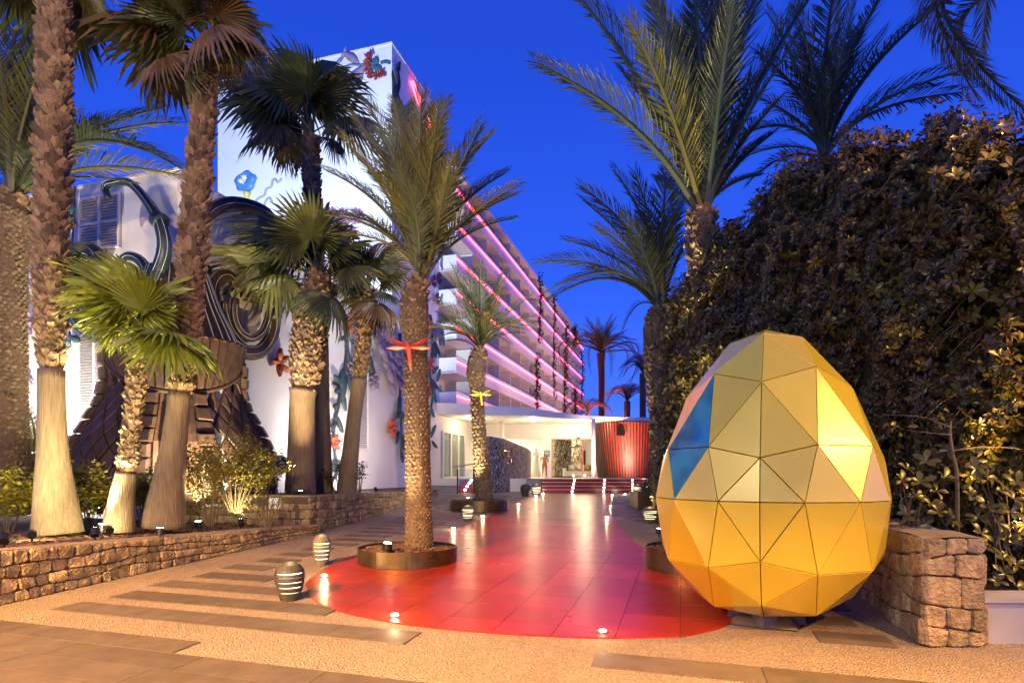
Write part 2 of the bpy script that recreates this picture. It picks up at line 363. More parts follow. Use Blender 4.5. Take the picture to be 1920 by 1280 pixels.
def red_left(a):
    c = [b for x, b in OUT if abs(x-a) < .35]; return min(c) if c else -4
def red_right(a):
    c = [b for x, b in OUT if abs(x-a) < .35]; return max(c) if c else -3
def wall_b(a): return lerp_tab([(4, -7.1), (8.5, -7.15), (11, -7.55), (14.4, -8.1), (20.2, -9.6), (23.4, -10.3), (30, -11.5)], a)
def slab_row(a0, a1, b0, b1, n=None, top=.010):
    L_ = 1.15; b = b0
    while b < b1-.05:
        e_ = min(b1, b+L_*rnd(.85, 1.15))
        if b1-e_ < .3: e_ = b1
        flat_piece([(a0, b+.003), (a1, b+.003), (a1, e_-.003), (a0, e_-.003)], 'slab', 'paving_slab', pavement, top)
        b = e_
ends = [-2.3, -3.5, -4.45, -5.2, -5.75, -5.75, -5.9, -5.95, -5.8]
for i in range(33):
    a0 = 4.58+.6*i
    b1 = ends[i] if i < len(ends) else red_left(a0)-.55-rnd(0, .25)
    b0 = wall_b(a0)+.68+(.1 if i % 2 else 0)
    if a0 > 13 and 13.4 < a0 < 19 : pass
    if b1-b0 > .3: slab_row(a0, a0+.36, b0, b1)
for i in range(19):
    a0 = 11.6+.6*i; b0 = red_right(a0)+.45
    slab_row(a0, a0+.36, b0+(.25 if i % 2 else 0), b0+2.2+(.2 if i % 2 else 0))
slab_row(3.52, 3.83, -9.5, -1.62); slab_row(3.20, 3.515, -9.3, -1.1); slab_row(2.88, 3.195, -9.6, -1.4); slab_row(2.5, 2.875, -9, -1)
slab_row(3.845, 4.14, -9.4, -4.02)
slab_row(4.5, 4.84, -.68, 1.9); slab_row(3.6, 3.95, -.6, 3.2)
slab_row(5.65, 6.0, 1.15, 1.75); slab_row(6.25, 6.6, .95, 1.6); slab_row(6.9, 7.25, 1.1, 1.7)
# ------------------------------------------------------------------ rubble stone walls
def stone_face(parent, A, B, zf, hf, n, rows, sw, maxn=300, seed=1, skip=None):
    """coursed rubble on the face from A to B; zf(s), hf(s) ground and height along it"""
    rg = random.Random(seed); A, B = V(A), V(B); d = V((B.x-A.x, B.y-A.y, 0)); Lh = d.length; d.normalize(); cnt = 0
    up = lambda s, t: A+d*s+V((0, 0, 0)) + UP*(zf(s)-A.z+hf(s)*t)
    ph = [rg.uniform(0, 6) for _ in range(rows+1)]
    edge = lambda r, s: max(0, min(1, (r+(.22*math.sin(s*2.1+ph[r])+.13*math.sin(s*5.3+ph[r]*2) if 0 < r < rows else 0))/rows))
    for r in range(rows):
        s = 0.0
        while s < Lh-.02:
            w = rg.uniform(.65, 1.5)*sw; e_ = min(Lh, s+w)
            if Lh-e_ < sw*.5: e_ = Lh
            if cnt >= maxn: return
            g = .005; j = lambda k: rg.uniform(-k, k)
            q = []
            for (ss, rr, cs, cr) in ((s+g, r, 1, 1), (e_-g, r, -1, 1), (e_-g, r+1, -1, -1), (s+g, r+1, 1, -1)):
                h = hf(ss); cx = rg.uniform(.012, .036)*min(1, (e_-s)/.15); cy = rg.uniform(.010, .028)/max(h, .05)
                t = edge(rr, ss)+cr*(.005/max(h, .05)); sl = j(.012)
                if s > 0 and e_ < Lh: ss += sl
                a_, b_ = (ss+cs*cx, t), (ss, t+cr*cy)
                q += [b_, a_] if cs*cr > 0 else [a_, b_]
            c = (sum(x for x, _ in q)/8, sum(y for _, y in q)/8)
            k = rg.uniform(.0, .022); mb = MB(); ins = rg.uniform(.82, .92)
            ring0 = [up(x, y)-n*.05 for x, y in q]; ring1 = [up(x, y)+n*(k*.4) for x, y in q]
            ring2 = [up(c[0]+(x-c[0])*ins, c[1]+(y-c[1])*ins)+n*(k+.010+rg.uniform(-.009, .009)) for x, y in q]
            ctr = up(*c)+n*(k+.010+rg.uniform(-.010, .012))
            mb.add(ring0+ring1+ring2+[ctr], [(i, (i+1) % 8, 8+(i+1) % 8, 8+i) for i in range(8)]+[(8+i, 8+(i+1) % 8, 16+(i+1) % 8, 16+i) for i in range(8)]+[(16+i, 16+(i+1) % 8, 24) for i in range(8)])
            if n.dot((ring1[1]-ring1[0]).cross(ring1[2]-ring1[0])) < 0: mb.f = [f[::-1] for f in mb.f]
            mb.build('stone', 'stone', parent); cnt += 1
            s = e_
def wall_core(parent, pts, hf, n_of, thick, top_over=.0):
    """mortar core and rough top along a polyline of base points"""
    mb, tp = MB(), MB(); k = len(pts)
    for i in range(k-1):
        p, q = V(pts[i]), V(pts[i+1]); n0, n1 = n_of(i), n_of(i+1); h0, h1 = hf(i), hf(i+1)
        for (m_, z0, z1, off, t2) in ((mb, -.2, -.03, .015, thick-.03),):
            a_, b_ = p-n0*off, q-n1*off; c_, d_ = q-n1*t2, p-n0*t2
            lo = [a_+UP*z0, b_+UP*z0, c_+UP*z0, d_+UP*z0]; hi = [a_+UP*(h0+z1), b_+UP*(h1+z1), c_+UP*(h1+z1), d_+UP*(h0+z1)]
            m_.add(lo+hi, [(0, 3, 2, 1), (4, 5, 6, 7), (0, 1, 5, 4), (1, 2, 6, 5), (2, 3, 7, 6), (3, 0, 4, 7)])
        N_ = max(2, int((q-p).length/.3))
        for j in range(N_):
            t0, t1 = j/N_, (j+1)/N_
            P0, P1 = p.lerp(q, t0), p.lerp(q, t1); H0, H1 = h0+(h1-h0)*t0, h0+(h1-h0)*t1; m0, m1 = n0.lerp(n1, t0), n0.lerp(n1, t1)
            tp.add([P0+m0*.012+UP*(H0-.035), P1+m1*.012+UP*(H1-.035), P1-m1*thick+UP*(H1-.035), P0-m0*thick+UP*(H0-.035),
                    P0+m0*.004+UP*(H0+.004), P1+m1*.004+UP*(H1+.004), P1-m1*(thick-.01)+UP*(H1+.002), P0-m0*(thick-.01)+UP*(H0+.002)],
                   [(4, 5, 6, 7), (0, 1, 5, 4), (2, 3, 7, 6)])
    mb.build('core', 'mortar', parent); tp.build('coping', 'stone_top', parent)
def lw_top(y): return lerp_tab([(2, .92), (6.4, .77), (12.6, .53)], y)
A0, A1 = AB(1.2, -6.95), AB(10.95, -7.5)
lw = thing('stone_wall', 'low honey coloured rubble wall curving in from the left edge in front of the mulch bed', 'wall', A0)
n_l = V((0, 0, 0)); dd = (A1-A0); n_l = V((dd.y, -dd.x, 0)).normalized()
lwz = lambda s: gz((A0+(A1-A0)*(s/dd.length)).y); lwh = lambda s: lw_top((A0+(A1-A0)*(s/dd.length)).y)-lwz(s)
pts = [A0.lerp(A1, t/4) for t in range(5)]
for p in pts: p.z = gz(p.y)
wall_core(lw, pts, lambda i: lw_top(pts[i].y)-gz(pts[i].y), lambda i: n_l, .34)
stone_face(lw, A0, A1, lwz, lwh, n_l, 4, .165, 290, 3)
# the taller wall behind it
B = [AB(10.5, -11.5), AB(10.75, -7.62), AB(14.35, -8.12), AB(20.2, -9.5), AB(23.6, -10.2)]
tops = [1.16, 1.15, 1.10, .98, .95]
w2 = thing('stone_wall', 'taller rubble wall with level top running past the three clustered trunks towards the grey steps', 'wall', B[1])
def seg(i, rows, sw, mx, sd):
    p, q = B[i], B[i+1]; d = q-p; n = V((d.y, -d.x, 0)).normalized(); ln = d.length
    zf = lambda s: gz(p.y+d.y*s/ln)
    hf = lambda s: tops[i]+(tops[i+1]-tops[i])*s/ln-zf(s)
    wall_core(w2, [p, q], lambda k: tops[i+k]-gz((p, q)[k].y), lambda k: n, .34)
    stone_face(w2, p, q, zf, hf, n, rows, sw, mx, sd)
seg(0, 5, .19, 90, 5); seg(1, 5, .20, 110, 6); seg(2, 4, .26, 90, 7); seg(3, 3, .3, 30, 8)
pl = MB(); c_ = AB(10.72, -8.55, .86); pl.obox(c_-U*.06, U*.05, Nr*.28, UP*.24)
pl.build('plaque', 'white_paint', w2)
# right wall beside the egg
C0, C1 = V((3.5, 4.98, gz(5))), V((3.5, 4.98, 0))+U*11
C1.z = gz(C1.y); C2 = V((4.02, 4.99, gz(5)))
rw = thing('stone_wall', 'rough rubble wall end beside the golden egg with the hedge growing over it', 'wall', C0)
nL = -Nr; nF = V((0, -1, 0)); ln = (C1-C0).length
rtop = lambda y: 1.06 if y < 6 else 1.06+(y-6)*.01
stone_face(rw, C1, C0, lambda s: gz(C1.y+(C0.y-C1.y)*s/ln), lambda s: rtop(C1.y+(C0.y-C1.y)*s/ln)-gz(C1.y+(C0.y-C1.y)*s/ln), nL, 5, .24, 270, 11)
stone_face(rw, C0, C2, lambda s: gz(5), lambda s: 1.06-gz(5), nF, 5, .225, 24, 12)
stone_face(rw, C2, C2+U*.9, lambda s: gz(5), lambda s: 1.06-gz(5), Nr, 5, .25, 24, 13)
cm = MB(); q0 = [C0+V((.02, .02, -.2)), C2+V((-.02, .02, -.2)), C2+U*11+V((-.02, 0, -.2)), C1+V((.02, 0, -.2))]
cm.add(q0+[V((p.x, p.y, 1.02)) for p in q0], [(0, 3, 2, 1), (4, 5, 6, 7), (0, 1, 5, 4), (1, 2, 6, 5), (2, 3, 7, 6), (3, 0, 4, 7)])
cm.build('core', 'mortar', rw)
cp = MB(); K = 36
for j in range(K):
    for s_, (a_, b_) in enumerate(((0, .5), (.5, 1))):
        f = lambda t, w: C0.lerp(C1, t).lerp((C2).lerp(C2+U*11, t), w)*1
        qs = [f(j/K, a_), f(j/K, b_), f((j+1)/K, b_), f((j+1)/K, a_)]
        cp.add([V((p.x, p.y, 1.062+.012*math.sin(p.x*37+p.y*23))) for p in qs], [(0, 1, 2, 3)])
cp.build('coping', 'stone_top', rw)
ww = thing('garden_wall', 'low smooth white wall at the right edge beyond the rubble wall end', 'wall', (4.06, 5.06, gz(5)))
wm = MB(); wm.box((4.08, 5.08, 0), (9.5, 5.40, .49)); wm.build('body', 'wall_paint', ww)
wm = MB(); wm.box((4.075, 5.06, .492), (9.5, 5.42, .53)); wm.build('coping', 'wall_paint', ww)
# planting beds
def bed(name, poly, z, mt='mulch'):
    mb = MB(); mb.prism([V((p.x, p.y, z(p) if callable(z) else z)) for p in poly], (0, 0, -.5)); 
    return mb.build(name, mt, kind='structure')
zb1 = lambda p: lw_top(p.y)-.06 if p.y > 5 else .7
bl = MB()
for i in range(8):
    t0, t1 = i/8, (i+1)/8; p, q = A0.lerp(A1, t0)-n_l*.3, A0.lerp(A1, t1)-n_l*.3
    p2, q2 = p-n_l*9, q-n_l*9
    bl.quad(V((p.x, p.y, zb1(p))), V((q.x, q.y, zb1(q))), V((q2.x, q2.y, zb1(q)+.15)), V((p2.x, p2.y, zb1(p)+.15)))
soil1 = bl.build('soil', 'mulch', kind='structure')
bed('soil', [AB(10.75, -11.6), AB(10.95, -7.9), AB(14.4, -8.4), AB(20.2, -9.8), AB(23.3, -10.5), AB(23.3, -11.7)], 1.04)
bed('soil', [AB(6.5, 2.45), AB(17, 2.45), AB(17, 9), AB(8.2, 9)], .40)
def chips(pts, name='bark_mulch', parent=None, s=(.025, .07), mt='bark_chip'):
    mb = MB()
    for p in pts:
        a = rnd(0, 6.28); l_, w_, h_ = rnd(*s), rnd(.012, .03), rnd(.004, .012)
        x = V((math.cos(a), math.sin(a), rnd(-.35, .35))); y = V((-math.sin(a), math.cos(a), rnd(-.35, .35)))
        mb.add([p-x*l_-y*w_, p+x*l_*.8-y*w_*.7, p+x*l_+y*w_, p-x*l_*.7+y*w_, p+UP*h_], [(0, 1, 4), (1, 2, 4), (2, 3, 4), (3, 0, 4)])
    return mb.build(name, mt, parent, kind='stuff')
cp_ = []
for i in range(5200):
    t = rnd(.2, 1); w = abs(random.gauss(0, 1.5)); p = A0.lerp(A1, t)-n_l*(.3+w); cp_.append(V((p.x, p.y, zb1(p)+.01+w*.017+rnd(0, .02))))
chips(cp_)
# ------------------------------------------------------------------ the golden egg
EC = V((2.505, 5.80, 0)); EC.z = 1.37; ER = 1.06; TH0 = math.atan2(EC.x, EC.y)+R(2.3)
ZT = [(-1, -1.13), (-.949, -1.10), (-.816, -1.03), (-.707, -.92), (-.408, -.60), (-.316, -.50), (0, 0), (.316, .37), (.408, .475), (.577, .78), (.707, 1.04), (.816, 1.19), (.949, 1.555), (1, 1.66)]
def egg_pt(i, j, k, r=1.0):
    d = V((i, j, k)).normalized(); z = lerp_tab(ZT, d.z); f = V((-math.sin(TH0), -math.cos(TH0), 0)); s_ = V((math.cos(TH0), -math.sin(TH0), 0))
    return EC+(f*d.x+s_*d.y)*(ER*r)+UP*(z*r)
egg = thing('egg_sculpture', 'giant golden faceted egg of triangular panels with two blue glass panes', 'sculpture', V((EC.x, EC.y, gz(EC.y))))
gl_set = {((0, -2, 2), ), }
core = MB(); npan = 0
def eggtri(A_, B_, C_):
    P3 = [egg_pt(*p) for p in (A_, B_, C_)]
    if all(p.z < EC.z-1.06 for p in P3): 
        core.add([egg_pt(*p, .97) for p in (A_, B_, C_)], [(0, 1, 2)]); return
    core.add([egg_pt(*p, .975) for p in (A_, B_, C_)], [(0, 1, 2)])
    c = (P3[0]+P3[1]+P3[2])/3; n = (P3[1]-P3[0]).cross(P3[2]-P3[0]).normalized()
    if n.dot(c-EC) < 0: n = -n; P3 = [P3[0], P3[2], P3[1]]
    # shrink each edge inwards by a fixed joint
    rin = 2*((P3[1]-P3[0]).cross(P3[2]-P3[0]).length/2)/sum((P3[i]-P3[i-1]).length for i in range(3))
    a_, b_, d_ = [(P3[1]-P3[2]).length, (P3[0]-P3[2]).length, (P3[0]-P3[1]).length]
    inc = (P3[0]*a_+P3[1]*b_+P3[2]*d_)/(a_+b_+d_); k1, k2 = 1-.0045/rin, 1-.0058/rin
    mb = MB(); o = [inc+(p-inc)*k1 for p in P3]; t = [inc+(p-inc)*k2 for p in P3]
    mb.add([p-n*.022 for p in o]+[p-n*.0015 for p in o]+[p for p in t], [(2, 1, 0), (0, 1, 4, 3), (1, 2, 5, 4), (2, 0, 3, 5), (3, 4, 7, 6), (4, 5, 8, 7), (5, 3, 6, 8), (6, 7, 8)])
    px = sorted([A_, B_, C_])
    key = frozenset((A_, B_, C_))
    isg = key in GL
    mb.build('glass_pane' if isg else 'panel', 'glass_blue' if isg else 'gold_panel', egg)
# octant corner coordinates: x faces the viewer, y to the viewer's right, z up; four divisions
GL = {frozenset(((2, -1, 1), (1, -1, 2), (1, -2, 1))), frozenset(((2, -1, 1), (1, -2, 1), (2, -2, 0)))}
for sx in (1, -1):
    for sy in (1, -1):
        for sz in (1, -1):
            q = lambda i, j: (sx*i, sy*j, sz*(4-i-j))
            for i in range(4):
                for j in range(4-i):
                    eggtri(q(i, j), q(i+1, j), q(i, j+1))
                    if i+j < 3: eggtri(q(i+1, j), q(i+1, j+1), q(i, j+1))
core.build('inner_shell', 'egg_core', egg)
bm_ = MB(); zb = gz(EC.y)
f_ = V((-math.sin(TH0), -math.cos(TH0), 0)); s_ = V((math.cos(TH0), -math.sin(TH0), 0)); ec0 = V((EC.x, EC.y, zb))
bm_.add([ec0+f_*.36+UP*.002, ec0+s_*.36+UP*.002, ec0-f_*.36+UP*.002, ec0-s_*.36+UP*.002, ec0+f_*.34+UP*.14, ec0+s_*.34+UP*.14, ec0-f_*.34+UP*.14, ec0-s_*.34+UP*.14],
        [(4, 5, 6, 7), (0, 1, 5, 4), (1, 2, 6, 5), (2, 3, 7, 6), (3, 0, 4, 7)])
bm_.build('plinth', 'plinth_metal', egg)
for a_ in range(4):
    d = f_*math.cos(a_*math.pi/2+.785)+s_*math.sin(a_*math.pi/2+.785); t = V((-d.y, d.x, 0))
    g = MB(); g.add([ec0+d*.25-t*.2+UP*.004, ec0+d*.25+t*.2+UP*.004, ec0+d*.42+UP*.004, ec0+d*.24+UP*.15], [(0, 1, 2), (0, 3, 1), (1, 3, 2), (2, 3, 0)]); g.build('foot_plate', 'plinth_metal', egg)
# ------------------------------------------------------------------ low annexe with the murals
CX = V((-8.1, 14.2, 0)); ATOP = 8.95; VL = V((-UY, UX, 0))      # VL: along the left face
an = thing('annex_building', 'low white building behind the palms whose corner carries the giant bronze ornament', 'building', CX)
m = MB(); e_ = CX+U*15.6; f_ = CX+VL*14
m.prism([CX, e_, e_+VL*14, f_], (0, 0, ATOP)); m.build('wall', 'white_render', an)
m = MB(); m.obox(CX+U*15.6-Nr*.001, U*12, VL*8, UP*4.59); m.build('side_wall', 'white_render', an)
m = MB()
m.obox(CX+V((0, 0, ATOP+.002))+Nr*.03-U*.03, U*15.63, VL*.3, UP*.06); m.obox(CX+V((0, 0, ATOP+.002))-U*.03+VL*.3, VL*13.7, U*.3, UP*.06)
m.build('coping', 'white_paint', an)
def louvre(pl, x0, x1, y0, y1, label, rows=1, slat=.062, mid=True):
    """shuttered vent on a wall between two photo columns and rows"""
    xm = (x0+x1)/2; o = pl.at(x0, y1); p = pl.at(x1, y1); q = pl.at(xm, y0); o.z = pl.at(xm, y1).z
    w = (V((p.x, p.y, 0))-V((o.x, o.y, 0))).length; h = q.z-o.z; ex = pl.ex; n = pl.n
    t = thing('louvre_vent', label, 'vent', o)
    b = MB(); b.obox(o-n*.002+n*.004, ex*w, UP*h, n*.02); b.build('backing', 'vent_dark', t)
    fr = MB(); d = .05
    fr.obox(o+n*.024, ex*d, UP*h, n*.06); fr.obox(o+ex*(w-d)+n*.024, ex*d, UP*h, n*.06)
    if mid: fr.obox(o+ex*(w/2-d/2)+n*.024, ex*d, UP*h, n*.06)
    for r in range(rows+1): fr.obox(o+ex*.05+UP*(r*(h-d)/rows)+n*.026, ex*(w-.1), UP*d, n*.054)
    fr.build('frame', 'white_paint', t)
    s = MB(); z = .06
    s.add([V((0, 0, 0)), ex*(w-.11), ex*(w-.11)+UP*.04-n*.035, UP*.04-n*.035, n*.008, ex*(w-.11)+n*.008, ex*(w-.11)+UP*.04-n*.027, UP*.04-n*.027],
          [(0, 1, 5, 4), (4, 5, 6, 7), (2, 3, 7, 6), (0, 4, 7, 3), (1, 2, 6, 5)])
    me = mesh_of(s, 'white_paint')
    while z < h-.09:
        inst('slat', me, t, M.Translation(o+ex*.055+UP*z+n*.062)); z += slat
    return t
louvre(AL, 152, 228, 368, 470, 'upper white louvred vent beside the curved bronze horn', 2, .075)
louvre(AL, 150, 212, 520, 815, 'tall white louvred shutter behind the small bright palm', 1, .07)
louvre(AR, 653, 688, 545, 842, 'tall narrow white louvred vent beside the leaning palm trunk', 2, .07, False)
# ------------------------------------------------------------------ tower and hotel
TX = V((-8.6, 42, 0)); TTOP = 32.4
tw = thing('hotel_tower', 'tall floodlit white tower block painted with giant flowers', 'building', TX)
m = MB(); m.prism([TX, TX+U*8.4, TX+U*8.4+VL*15.2, TX+VL*15.2], (0, 0, TTOP)); m.build('wall', 'tower_paint', tw)
m = MB(); m.obox(TX+UP*(TTOP+.002)-U*.05+Nr*.05, U*8.4, VL*15.3, UP*.12); m.build('coping', 'white_paint', tw)
ht = thing('hotel_building', 'long white hotel wing with balconies edged in pink light strips', 'building', AB(46.3, -19.97, 0))
A_0, A_1, BW, BF = 46.35, 112.0, -19.97, -18.38
m = MB(); m.prism([AB(A_0+.05, BW-1.2, 0), AB(A_1, BW-1.2, 0), AB(A_1, BW-14, 0), AB(A_0+.05, BW-14, 0)], (0, 0, 27.2)); m.build('wall', 'balcony_wall', ht)
m = MB(); m.prism([AB(A_0, BF, 27.3), AB(A_1+.3, BF, 27.3), AB(A_1+.3, BW-14.2, 27.3), AB(A_0, BW-14.2, 27.3)], (0, 0, .45)); m.build('roof', 'white_paint', ht)
LED0, STEP = 8.25, 2.90
NB = 16; bay = (A_1-A_0)/NB
def bx(a0, a1, b0, b1, z0, z1): return MB().prism([AB(a0, b0, z0), AB(a0, b1, z0), AB(a1, b1, z0), AB(a1, b0, z0)], (0, 0, z1-z0))
part_me = mesh_of(bx(0, .14, -1.2, 1.5, 0, 1.78) if False else MB().obox((0, 0, 0), U*.14, Nr*2.72, UP*2.62), 'balcony_wall')
win = MB(); win.obox((0, 0, 0), U*2.3, Nr*.05, UP*2.15); win_me = mesh_of(win, 'curtain')
fr = MB()
for k in (0, 1.12, 2.3): fr.obox(U*k, U*.07, Nr*.09, UP*2.2)
fr.obox(UP*2.2, U*2.37, Nr*.09, UP*.07); fr_me = mesh_of(fr, 'white_paint')
pst = MB()
for k in range(NB*2): pst.obox(AB(A_0+k*bay/2+.1, BF-.06, 0), U*.04, Nr*-.04, UP*.2)
for f in range(-1, 7):
    zl = LED0+STEP*f; zt = zl+.36; zs = zt-1.12        # led, parapet top, slab top
    if f >= 0:
        bx(A_0, A_1, BW-1.25, BF-.13, zs-.16, zs).build('slab', 'soffit', ht)
        m = bx(A_0, A_1, BF-.12, BF, zs-.2, zt); m.f += []; 
        m.prism([AB(A_0, BW, zs-.2), AB(A_0, BF-.121, zs-.2), AB(A_0+.12, BF-.121, zs-.2), AB(A_0+.12, BW, zs-.2)], (0, 0, zt-zs+.2))
        m.build('parapet', 'white_paint', ht)
        ld = bx(A_0+.05, A_1, BF+.004, BF+.05, zl-.085, zl+.085).build('led_strip', 'led_pink', ht, label='glowing pink light strip along the balcony parapet')
        bx(A_0+.05, A_1, BF+.051, BF+.056, zl-.03, zl+.03).build('led_core', 'led_core', ld)
        hr = MB(); hr.tube([AB(A_0, BF-.06, zt+.16), AB(A_1, BF-.06, zt+.16)], .03, 6)
        for k in range(NB*2): hr.obox(AB(A_0+k*bay/2+.1, BF-.04, zt), U*.04, Nr*-.04, UP*.16)
        hr.build('handrail', 'steel', ht)
    for k in range(NB):
        a_ = A_0+k*bay
        if k: inst('partition', part_me, ht, M.Translation(AB(a_, BW-1.2, zs)))
        w_ = inst('window', win_me, ht, M.Translation(AB(a_+.9, BW-1.199, zs+.02))); inst('window_frame', fr_me, ht, M.Translation(AB(a_+.9, BW-1.198, zs+.02)))
# red lit slots on the tower flank
nn = thing('neon_sign', 'red and yellow lit slanting neon strip high on the tower flank', 'sign', TR.at(780, 180))
z_ = [(768, 152), (774, 152), (789, 190), (784, 196)]
MB().prism([TR.at(x, y, .02) for x, y in z_], Nr*.08).build('tube', 'led_pink', nn)
z_ = [(797, 222), (802, 220), (808, 236), (801, 240)]
MB().prism([TR.at(x, y, .02) for x, y in z_], Nr*.08).build('tube', 'led_pink', nn)
# ------------------------------------------------------------------ terrace, steps, canopy and lobby
TZ = 1.40
tr = MB(); tr.prism([V((-9.5, 28.55, 0)), V((12, 28.55, 0)), V((14, 48, 0)), V((-9.5, 48, 0))], (0, 0, TZ)); tr.build('terrace', 'floor_white', kind='structure')
z0 = gz(27.2); rise = (TZ-z0)/4
def flight(nm, label, x0, x1, n, mt, ymax=28.55, y0=27.2, lights=()):
    t = thing(nm, label, 'steps', (x0, y0, z0)); r_ = (TZ-z0)/n; tread = (ymax-y0)/(n)
    for i in range(n):
        m = MB(); m.box((x0, y0+i*tread, z0-.3+.001*i), (x1, ymax-.002, z0+r_*(i+1)-.02)); m.build('step', mt, t)
        m = MB(); m.box((x0, y0+i*tread-.03, z0+r_*(i+1)-.019), (x1, y0+(i+1)*tread-.034, z0+r_*(i+1)+.004)); m.build('nosing', 'step_edge' if mt == 'step_red' else mt, t)
        for lx in lights:
            xx = lx+(i-1.5)*.07+.02*lx*0
            m = MB(); m.tube([(xx, y0+i*tread-.012, z0+r_*(i+.5)), (xx, y0+i*tread+.01, z0+r_*(i+.5))], .042, 10); m.build('step_light', 'step_light', t)
    return t
px2x = lambda px, y: (px-960)/FPX*y
flight('red_steps', 'four wide red steps up to the lobby with three columns of small lights', px2x(1017, 27.2), 9.5, 4, 'step_red', lights=(px2x(1077, 27.2), px2x(1136, 27.2), px2x(1190, 27.2)))
flight('grey_steps', 'wide grey stone steps at the left climbing to the glazed doors', -6.6, px2x(858, 27.2), 6, 'grey_step', 30.0)
flight('side_steps', 'short grey steps beside the red steps at the marble wall end', px2x(988, 27.2), px2x(1016, 27.2), 4, 'grey_step')
fl = thing('stair_string', 'red sloping stair string with four small lights beside the handrail', 'steps', (px2x(861, 27.2), 27.2, z0))
m = MB(); xa, xb = px2x(861, 27.2), px2x(900, 27.2)
m.prism([(xa, 27.25, z0), (xb, 27.25, z0), (xb, 27.25, TZ-.02), (xa, 27.25, TZ-.05)], (0, 1.2, 0)); m.build('panel', 'step_red', fl)
for i in range(4):
    x_, y_ = [(872, 918), (876, 911), (880, 905), (884, 900)][i]; p = P(x_, y_, 27.23)
    m = MB(); m.tube([p, p+V((0, .03, 0))], .05, 10); m.build('step_light', 'step_light', fl)
hr = thing('handrail', 'dark metal stair handrail with glass infill beside the small palm', 'railing', P(858, 925, 27.0))
for x in (858, 888):
    m = MB(); p = P(x, 925, 27.0); p.z = gz(27); q = P(x, 874 if x == 888 else 879, 27.0); m.tube([p, q], .035, 8); m.build('post', 'dark_metal', hr)
m = MB(); m.tube([P(850, 876, 26.9), P(858, 874, 27), P(895, 868, 27)], .03, 8); m.build('rail', 'steel', hr)
m = MB(); m.obox(P(860, 912, 27), P(886, 912, 27)-P(860, 912, 27), (0, .012, 0), UP*.8); m.build('glass_panel', 'glass', hr)
# canopy
cn = thing('entrance_canopy', 'thin white curving canopy roof over the hotel entrance', 'canopy', (0, 30, 4.5))
FE = [(-4.25, 29.3, 4.62, 5.18), (-3.0, 29.4, 4.62, 5.16), (-1.1, 29.7, 4.60, 5.08), (.8, 30.1, 4.60, 5.0), (2.4, 31.0, 4.60, 4.9), (4.0, 32.2, 4.60, 4.84), (6.0, 32.8, 4.60, 4.80), (8.3, 33.2, 4.62, 4.82), (13, 34.0, 4.62, 4.82)]
m = MB(); fe = spline([(x, y, a) for x, y, a, b in FE], 40); fb = spline([(x, y, b) for x, y, a, b in FE], 40); n = len(fe)
vs = fe+fb+[V((p.x, 46.2, p.z)) for p in fe]+[V((p.x, 46.2, q.z)) for p, q in zip(fe, fb)]
m.add(vs, [(i, i+1, n+i+1, n+i) for i in range(n-1)]+[(2*n+i, 2*n+i+1, i+1, i) for i in range(n-1)]+[(n+i, n+i+1, 3*n+i+1, 3*n+i) for i in range(n-1)]+[(2*n+i+1, 2*n+i, 3*n+i, 3*n+i+1) for i in range(n-1)]+[(0, n, 3*n, 2*n), (n-1, 3*n-1, 4*n-1, 2*n-1)])
m.build('roof_slab', 'soffit', cn, smooth=False)
for (x, y, r) in ((px2x(1115, 31.3), 31.3+.2, .11), (px2x(942, 33), 33, .12), (px2x(925, 37.2), 37.2, .1)):
    m = MB(); m.tube([(x, y+.3, TZ+.002), (x, y+.3, 4.6)], r, 16); m.build('column', 'white_paint', cn, smooth=True)
# glazed doors in the annexe wall
dr = thing('glazed_door', 'white framed double glass door above the grey steps', 'door', AR.at(840, 893))
o, p = AR.at(828, 893), AR.at(870, 893); o.z = p.z = TZ; w = (p-o).length; zz = 2.42
m = MB(); m.obox(o+Nr*.004, U*w, Nr*.03, UP*zz); m.build('dark_reveal', 'curtain', dr)
for k in range(3):
    m = MB(); m.obox(o+U*(k*w/3+.06)+Nr*.05+UP*.08, U*(w/3-.12), Nr*.012, UP*(zz-.16)); lf = m.build('pane', 'glass', dr)
    m = MB(); m.obox(o+U*(k*w/3)+Nr*.036, U*.08, Nr*.07, UP*zz); m.obox(o+U*((k+1)*w/3-.081)+Nr*.036, U*.08, Nr*.07, UP*zz); m.obox(o+U*(k*w/3+.081)+Nr*.038, U*(w/3-.164), Nr*.066, UP*.09); m.obox(o+U*(k*w/3+.081)+Nr*.038+UP*(zz-.09), U*(w/3-.164), Nr*.066, UP*.09); m.build('frame', 'white_paint', dr)
# lobby shell
lb = thing('lobby', 'glazed white lobby under the canopy with bright ceiling coves', 'building', (0, 38, TZ))
m = MB(); m.box((-9, 43.0, TZ+.002), (13, 43.2, 4.6)); m.build('back_wall', 'white_paint', lb)
m = MB(); m.box((-4.9, 35.0, 3.72), (9, 35.25, 4.598)); m.build('header', 'white_paint', lb)
m = MB(); m.box((px2x(1020, 35), 34.98, TZ+.002), (px2x(1034, 35), 35.27, 3.719)); m.build('pier', 'white_paint', lb)
for x0_, x1_ in ((895, 955), (957, 1018), (1036, 1092), (1094, 1140)):
    m = MB(); m.box((px2x(x0_, 35), 35.1, TZ+.005), (px2x(x1_, 35), 35.112, 3.71)); m.build('glass_pane', 'glass', lb)
m = MB()
for x in (1035, 1093): m.box((px2x(x, 35)-.02, 35.08, TZ+.004), (px2x(x, 35)+.02, 35.13, 3.715))
m.box((px2x(1035, 35)+.021, 35.08, 3.66), (px2x(1140, 35), 35.13, 3.714)); m.build('door_frame', 'step_red', lb)
